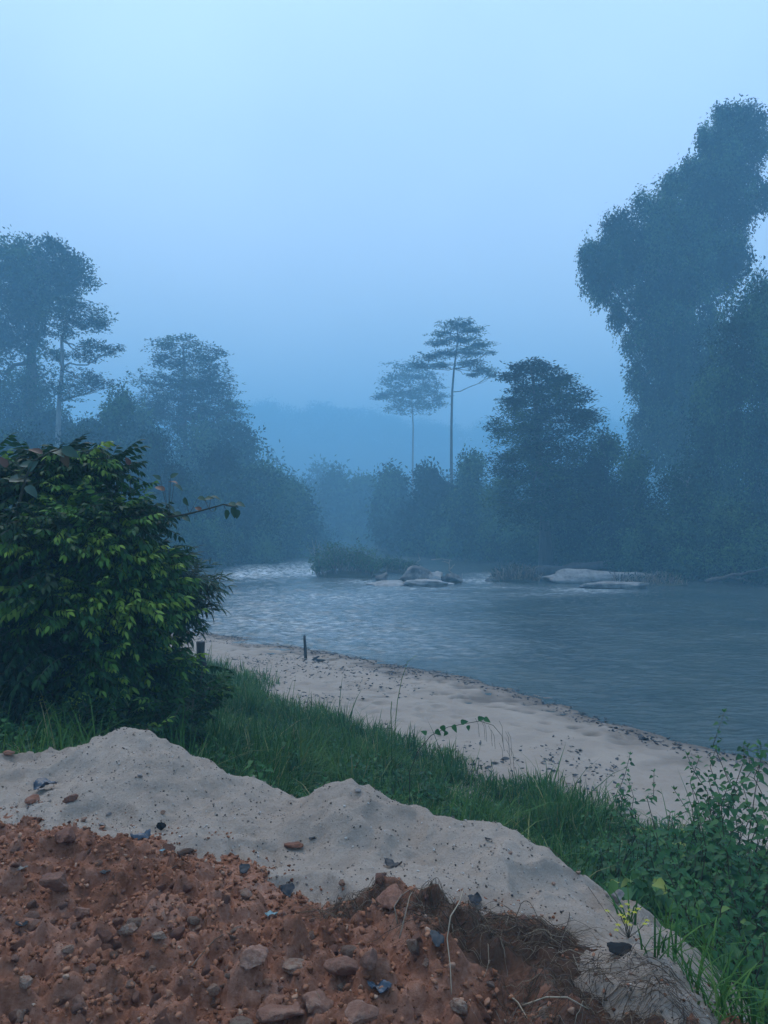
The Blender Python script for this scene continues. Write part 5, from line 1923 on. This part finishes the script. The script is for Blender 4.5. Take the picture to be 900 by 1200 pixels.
loose_stem('long pale curved stem hanging down through the root tangle', [(543, 1050), (538, 1075), (528, 1100), (524, 1125), (528, 1150), (529, 1172)], 0.0030, 0.9, 0.06)
loose_stem('pale dry stem lying across the matted roots at the bottom right', [(612, 1183), (640, 1180), (665, 1182), (690, 1192)], 0.0035, 1.0, 0.03)
loose_stem('short pale stem crossing under the horizontal one, bottom right', [(597, 1172), (607, 1186), (618, 1200)], 0.0030, 0.95, 0.03)
loose_stem('thin dark twig slanting over the left red earth toward the pale stones', [(225, 1138), (238, 1122), (252, 1106), (262, 1098)], 0.0028, 0.35)
loose_stem('dry twig lying over the lip of the red earth in the middle', [(190, 1032), (204, 1022), (216, 1016)], 0.003, 0.4)
loose_stem('long thin vine runner trailing down the right slope of the sand', [(645, 998), (672, 1020), (690, 1048), (705, 1068), (722, 1090)], 0.0022, 0.25, 0.03)
loose_stem('forked dry stem along the left edge of the root tangle', [(466, 1095), (462, 1078), (470, 1064), (480, 1050)], 0.0028, 0.6, 0.05)
loose_stem('bent dry stem rising beside the clay lump', [(468, 1112), (476, 1092), (480, 1072), (483, 1052)], 0.0026, 0.7, 0.08)


# ---- dead leaves and scraps
def scrap(name, label, px, py, wpx, asp, mat, seed, cat, curl=0.5, tint=0.4, up=0.0, group=None):
    """a crumpled sheet lying on the ground"""
    r = np.random.default_rng(seed)
    p = hit(px, py)
    R0 = wpx / F * p[1] / 2
    k = 13
    u, vv = np.meshgrid(np.linspace(-1, 1, k), np.linspace(-1, 1, k))
    ang_ = np.arctan2(vv, u)
    edge = 1 - 0.25 * (0.5 + 0.5 * np.sin(ang_ * 3 + r.uniform(0, 6))) * np.maximum(np.abs(u), np.abs(vv))
    x, y = u * edge * np.sqrt(1 - vv * vv / 2.2), vv * edge * np.sqrt(1 - u * u / 2.2)
    s0 = r.uniform(0, 30)
    z = curl * (0.55 * fbm(u * 1.3 + s0, vv * 1.3, 0, 3, seed) + 0.22 * (u * u)) + up * (vv + 1) * 0.6
    V_ = np.stack([x * R0, y * R0 * asp, z * R0], -1).reshape(-1, 3)
    top = V_
    bot = V_ - np.array([0, 0, max(0.0012, 0.02 * R0)])
    i = np.arange(k - 1)[:, None] * k
    j = np.arange(k - 1)[None]
    q = np.stack([i + j, i + j + 1, i + k + j + 1, i + k + j], -1).reshape(-1, 4)
    rim = np.concatenate([np.arange(k), np.arange(1, k) * k + k - 1, (k - 1) * k + np.arange(k - 2, -1, -1), np.arange(k - 2, 0, -1) * k])
    r2 = np.roll(rim, -1)
    sd_ = np.stack([rim + k * k, r2 + k * k, r2, rim], 1)
    mb_ = MB()
    mb_.add(rotz(np.concatenate([top, bot]), r.uniform(-.6, .6)), [np.concatenate([q, q[:, ::-1] + k * k, sd_])], tint)
    mb_.v[0] = mb_.v[0] + p + np.array([0, 0, R0 * 0.25 * curl + 0.006])
    o = mb_.build(name, M[mat], None, p, True)
    return tag(o, label, cat, group)


scrap('plastic_scrap', 'crumpled dark blue plastic scrap on the left sand above the brick piece', 52, 925, 30, 0.9, 'plastic_dark', 1, 'plastic', 0.9)
scrap('plastic_scrap', 'folded dark wrapper with pale rim at the edge of the red earth', 166, 984, 26, 0.7, 'plastic_dark', 2, 'plastic', 0.8)
scrap('rubber_scrap', 'black tilted rubber piece poking out of the earth\'s lip', 189, 974, 12, 0.55, 'black', 3, 'rubber', 0.7, up=0.7)
scrap('plastic_scrap', 'tiny pale blue scrap between sand and red earth', 190, 999, 8, 0.7, 'plastic_teal', 4, 'plastic', 0.6)
scrap('plastic_scrap', 'dull teal folded scrap below the root knot', 318, 1076, 18, 0.6, 'plastic_teal', 5, 'plastic', 0.7)
scrap('dead_leaf', 'dark grey-green dead leaf standing at the sand\'s foot', 286, 1027, 14, 0.9, 'dead_leaf', 6, 'leaf', 0.5, 0.1, 0.8)
scrap('dead_leaf', 'black-green dead leaf left of the root knot', 337, 1050, 18, 0.9, 'dead_leaf', 7, 'leaf', 0.6, 0.05, 0.6)
scrap('plastic_scrap', 'crumpled blue-grey plastic scrap between the boulders at the bottom', 445, 1164, 32, 0.6, 'plastic_dark', 8, 'plastic', 0.9)
scrap('dead_leaf', 'pale grey curled leaf on the far left red earth', 24, 1021, 18, 0.5, 'dead_leaf', 9, 'leaf', 0.6, 0.95)
scrap('dead_leaf', 'small grey leaf in the left middle of the red earth', 123, 1030, 13, 0.8, 'dead_leaf', 10, 'leaf', 0.6, 0.3)
scrap('dead_leaf', 'black leaf scrap near the left edge, beside a pale stone', 26, 1086, 15, 0.7, 'dead_leaf', 11, 'leaf', 0.6, 0.0)
scrap('plastic_scrap', 'pale blue-white plastic scrap where the grass meets the heap crest', 628, 968, 12, 1.0, 'plastic_white', 12, 'plastic', 0.9, up=0.6)
scrap('dead_leaf', 'grey-green dry leaf among the roots, left of the pale stem', 512, 1110, 18, 1.1, 'dead_leaf', 13, 'leaf', 0.6, 0.35, 0.7)
scrap('dead_leaf', 'curled dark leaf at the top of the root tangle against the sand', 556, 1060, 18, 0.9, 'dead_leaf', 14, 'leaf', 0.8, 0.05, 0.5)
scrap('dead_leaf', 'grey scrap of leaf on the sand above the clay lump', 460, 1017, 24, 0.5, 'dead_leaf', 15, 'leaf', 0.8, 0.5)
scrap('dead_leaf', 'small dark leaf flat on the upper right sand of the heap', 572, 986, 10, 0.4, 'dead_leaf', 16, 'leaf', 0.4, 0.05)
scrap('dead_leaf', 'dark scrap of leaf high on the middle hump of sand', 366, 985, 10, 0.5, 'dead_leaf', 17, 'leaf', 0.5, 0.1)

# small dark plant at the bottom
weed('small dark green plant pressed into the red earth beside the knobbly pale stone', 520, 2.72, 1140, 0.06, 5, 730, 0.035, None, 'weed', 0.1)
weed('green leaves torn up with the roots, hanging over the dark soil', 515, 3.02, 1085, 0.12, 5, 731, 0.05, None, 'weed', 0.1)


# yellow flowers
def flowers():
    r = np.random.default_rng(88)
    base = hit(737, 1100)
    root = empty('yellow_flower', base, 'small plant with yellow flower heads on the sand above the dark oval stone', 'flower')
    st, fl = MB(), MB()
    for i in range(16):
        tip = base + np.array([r.normal(0, .055), r.normal(0, .03), r.uniform(.05, .12)])
        st.tube(limb_path(base, tip, r, 4), 0.0012, 3)
        for a in np.linspace(0, 6.283, 6)[:-1]:
            leaf_at(fl, LEAF_ELL, tip, np.array([math.cos(a), math.sin(a), 0.3]), np.array([0, 0, 1.0]) + r.normal(0, .2, 3), 0.014, r.random())
    st.build('stem', M['twig'], root, base)
    fl.build('petals', M['flower'], root, base)


flowers()


# ---- post on the beach, driftwood beside it, stump by the bush
def bz_at(x, y):
    return float(bz[int(round((y - 6.0) / 0.05)), int(round((x + 11) / 0.05))])


p = pt(358, 769, 24.5)
p[2] = bz_at(p[0], p[1])
mb = MB()
mb.tube(np.array([p + [0.01, 0, -0.2], p + [0, 0, 0.1], p + [-.012, 0.01, 0.35], p + [-.03, 0.01, 0.62], p + [-.035, 0.01, 0.72], p + [-.05, 0.01, 0.735]]), [0.055, 0.05, 0.046, 0.043, 0.04, 0.015], 9)
tag(mb.build('wooden_post', M['dark_wood'], None, p, True), 'short dark wooden post standing upright in the beach sand', 'post')
mb = MB()
p = pt(370, 770, 24.3)
p[2] = bz_at(p[0], p[1])
mb.tube(np.array([p + [-.15, 0, 0.02], p + [-.05, 0.02, 0.10], p + [0.06, 0, 0.17], p + [.12, 0, 0.20]]), [0.035, 0.04, 0.03, 0.012], 7)
mb.tube(np.array([p + [-.05, 0, 0.08], p + [0.1, 0.03, 0.05], p + [0.28, 0, 0.05], p + [.36, 0, 0.02]]), [0.045, 0.05, 0.04, 0.015], 7)
mb.tube(np.array([p + [.12, -.05, 0.0], p + [0.2, -.03, 0.05], p + [0.3, -.05, 0.03]]), [0.03, 0.04, 0.02], 7)
tag(mb.build('driftwood', M['dark_wood'], None, p, True), 'dark forked driftwood lying on the beach beside the post', 'driftwood')
p = pt(237, 783, 13.5)
p[2] = gz(p[0], p[1])
mb = MB()
kk = 9
h_ = pt(237, 752, 13.5)[2] - p[2]
tt = np.linspace(0, 1, kk)
mb.tube(np.stack([p[0] + 0.03 * np.sin(tt * 5), np.full(kk, p[1]), p[2] - 0.1 + tt * (h_ + 0.1)], 1), 0.085 * (1.3 - 0.4 * tt + 0.16 * np.sin(tt * 19)), 12)
mb.tube(np.array([p + [-.16, -.05, -.1], p + [-.16, -.05, h_ * 0.4], p + [-.14, -.05, h_ * 0.62]]), [0.10, 0.09, 0.07], 10)
tag(mb.build('tree_stump', M['dark_wood'], None, p, True), 'weathered double stump at the edge of the big bush by the beach', 'stump')

# ---- rocks, islet, snags and logs in the river
def rock(label, px, py, wpx, hpx, seed, dy=0.0, group=None, depth=0.8):
    Yd = CAM_Z * F / (py - HY)
    c = pt(px, py, Yd + dy)
    rx, rz_ = wpx / F * Yd / 2 * 1.3, hpx / F * Yd * 1.15
    r = np.random.default_rng(seed)
    v, f = stone_verts(seed, (rx * 0.98, rx * depth * 1.0, rz_ * 1.1), 4, 1.2, 9)
    me = make_mesh('river_rock', v, [f], M['river_rock'], None, False)
    o = bpy.data.objects.new('river_rock', me)
    COL.objects.link(o)
    o.location = (c[0], c[1] + rx * 0.4, rz_ * 0.30)
    o.rotation_euler = (0, 0, r.uniform(-.25, .25))
    return tag(o, label, 'rock', group)


rock('rounded grey boulder at the left end of the pale rocks, beside the reed islet', 448, 683, 16, 8, 41)
rock('low flat rock in front of the rounded grey boulder', 452, 686, 34, 5, 42, -1)
rock('angular pale rock in the middle of the river rocks, largest of the row', 487, 684, 34, 11, 43)
rock('jagged pale rock right of the largest in the row', 508, 684, 26, 10, 44)
rock('low pale rock under the driftwood snag', 526, 684, 26, 7, 45)
rock('front rock of the row, low and broken', 500, 687, 44, 5, 46, -1)
rock('small dark rock standing alone in the white water right of the row', 576, 682, 12, 4, 47)
rock('long flat pale slab in front of the fallen log', 702, 686, 124, 10, 48, 0.5, None, 0.35)
rock('low wet shelf of rock under the right end of the pale slab', 735, 690, 80, 5, 49, -1.0, None, 0.3)


def snag(name, label, segs, Yd, mat='drift', cat='driftwood', r=0.09):
    mb_ = MB()
    for i, (pts, s) in enumerate(segs):
        P_ = np.array([pt(a, b_, Yd + c) for a, b_, c in pts])
        t = np.linspace(0, len(P_) - 1, len(P_) * 3 - 2)
        Q = np.stack([np.interp(t, np.arange(len(P_)), P_[:, c]) for c in range(3)], 1)
        rr__ = np.random.default_rng(i + len(pts))
        Q[1:-1] += rr__.normal(0, r * 0.25, (len(Q) - 2, 3))
        mb_.tube(Q, np.linspace(r * s, r * s * 0.35, len(Q)), 7)
    b_ = np.array([pt(*segs[0][0][0][:2], Yd)])[0]
    return tag(mb_.build(name, M[mat], None, b_, True), label, cat)


snag('driftwood_snag', 'pale crooked driftwood snag standing on the river rocks', [(((535, 686, 0), (532, 676, 0), (527, 668, 0), (526, 660, 0), (528, 655, 0)), 1.0), (((527, 668, 0), (530, 664, 0), (533, 661, 0)), 0.6), (((526, 660, 0), (521, 658, 0), (518, 658, 0)), 0.6)], 57, r=0.085)
snag('driftwood_snag', 'low stranded sticks at the right end of the river rocks', [(((536, 686, 0), (540, 680, 0), (542, 672, 0)), 0.8), (((532, 685, 0), (538, 683, 0), (543, 680, 0)), 0.8)], 56.5, r=0.08)
snag('bare_shrub', 'bare pale twigs of a dead shrub upstream, left of the reed islet', [(((369, 662, 0), (369, 650, 0), (367, 640, 0), (366, 630, 0)), 1), (((369, 652, 0), (373, 642, 0), (375, 634, 0)), .7), (((369, 656, 0), (363, 646, 0), (360, 640, 0)), .7), (((368, 645, 0), (370, 636, 0), (371, 628, 0)), .6)], 80, 'drift', 'dead shrub', 0.07)
snag('dead_branch', 'pale dead branches leaning out over the back channel behind the rocks', [(((470, 672, 0), (482, 664, 0), (492, 656, 0), (490, 648, 0)), 1), (((488, 660, 0), (494, 664, 0), (498, 667, 0)), .7), (((505, 656, 0), (518, 655, 0), (530, 657, 0)), .8)], 68, 'drift', 'branch', 0.07)
snag('fallen_log', 'long dark fallen log behind the pale slab', [(((600, 676, 1), (640, 669, 1), (690, 662, 1), (740, 657, 1), (775, 656, 1)), 1.0)], 64.5, 'log', 'log', 0.5)
snag('fallen_log', 'thin pale log slanting into the dark water near the right edge', [(((828, 682, 0), (850, 676, 0), (875, 671, 0), (905, 665, 0)), 1.0), (((850, 676, 0), (866, 678, 0), (880, 681, 0)), 0.7)], 54, 'log', 'log', 0.16)
snag('dead_branch', 'leaning dead stick in the twiggy clump left of the pale slab', [(((618, 664, 0), (628, 672, 0), (640, 682, 0)), 1.0)], 58, 'drift', 'branch', 0.07)


def twig_clump(name, label, px, py, wpx, hpx, Yd, n, seed, leaves, cat, tint=0.4):
    r = np.random.default_rng(seed)
    x = (px - 450) / F * Yd
    base = np.array([x, Yd, 0.0])
    root = empty(name, base, label, cat)
    st, lf = MB(), MB()
    W, H = wpx / F * Yd / 2, hpx / F * Yd
    # the low bank of mud and stones it grows on
    v, f = stone_verts(seed, (W * 1.0, W * 0.6, max(0.25, H * 0.22)), 4, 0.5, 4)
    md = MB()
    md.add(v + base, f, 0.4)
    tips = []
    for i in range(n):
        ox = r.uniform(-0.9, 0.9)
        b_ = base + np.array([ox * W, r.uniform(-.4, .4) * W, 0.05])
        hh = H * (1 - 0.7 * abs(ox) ** 2) * r.uniform(0.5, 1.05)
        tip = b_ + np.array([r.normal(0.25 * ox, .35) * hh, r.normal(0, .3) * hh, hh])
        q = limb_path(b_, tip, r, 5, -0.1)
        st.tube(q, np.linspace(0.022, 0.008, 5), 4, float(r.random()))
        tips += [q[2], q[3], tip]
    st.build('twigs', M['dry'], root, base)
    md.build('mud_bank', M['ground'], root, base, True)
    if leaves:
        tp = np.array(tips)
        idx = r.integers(0, len(tp), leaves)
        P_ = tp[idx] + r.normal(0, 0.16, (leaves, 3))
        s = r.uniform(0.14, 0.32, leaves)
        v, fs, V = place(RHOMB, RHOMB_F, P_, rnd_dirs(leaves, r) + [0, 0, .3], rnd_dirs(leaves, r) + [0, -.2, .6], np.stack([s, s * .7, s], 1))
        lf.add(v, fs, np.repeat(np.clip(r.normal(tint, .2, leaves), 0, 1), V))
        lf.build('foliage', M['vine_leaf'], root, base)
    return root


twig_clump('reed_islet', 'small bushy islet of twigs and reeds in midstream, left of the pale rocks', 404, 678, 72, 38, 63, 240, 61, 4800, 'islet', 0.85)
twig_clump('reed_islet', 'lower grassy islet behind the pale rocks', 455, 678, 70, 18, 68, 120, 62, 2600, 'islet', 0.65)
twig_clump('twig_clump', 'brown twiggy grass clump at the waterline left of the pale slab', 605, 684, 58, 22, 57.5, 260, 63, 500, 'twigs', 0.3)
twig_clump('twig_clump', 'low dark twigs in the shaded water at the right end of the pale slab', 770, 688, 70, 16, 55, 160, 64, 250, 'twigs', 0.3)
twig_clump('twig_clump', 'sprig of bare dark stems in front of the pale slab', 726, 688, 16, 20, 54, 26, 65, 30, 'twigs', 0.3)
print('details done')

# ================================================================== haze (after the structure it surrounds)
HX, HY0, HY1, HZ0, HZ1 = 815.0, -815.0, 815.0, -2.3, 121.0
v = np.array([[sx_, sy_, sz_] for sz_ in (HZ0, HZ1) for sy_ in (HY0, HY1) for sx_ in (-HX, HX)])
fc = np.array([[0, 2, 3, 1], [4, 5, 7, 6], [0, 1, 5, 4], [2, 6, 7, 3], [0, 4, 6, 2], [1, 3, 7, 5]])
hm = bpy.data.materials.new('mist')
hm.use_nodes = True
hm.node_tree.nodes.clear()
ho = hm.node_tree.nodes.new('ShaderNodeOutputMaterial')
hv = hm.node_tree.nodes.new('ShaderNodeVolumePrincipled')
hv.inputs['Color'].default_value = (*HAZE_COLOR, 1)
hv.inputs['Density'].default_value = HAZE_DENSITY
hv.inputs['Anisotropy'].default_value = 0.0
hm.node_tree.links.new(hv.outputs[0], ho.inputs['Volume'])
me = make_mesh('haze', v, [fc], hm)
hz = bpy.data.objects.new('haze', me)
COL.objects.link(hz)
tag(hz, kind='stuff')
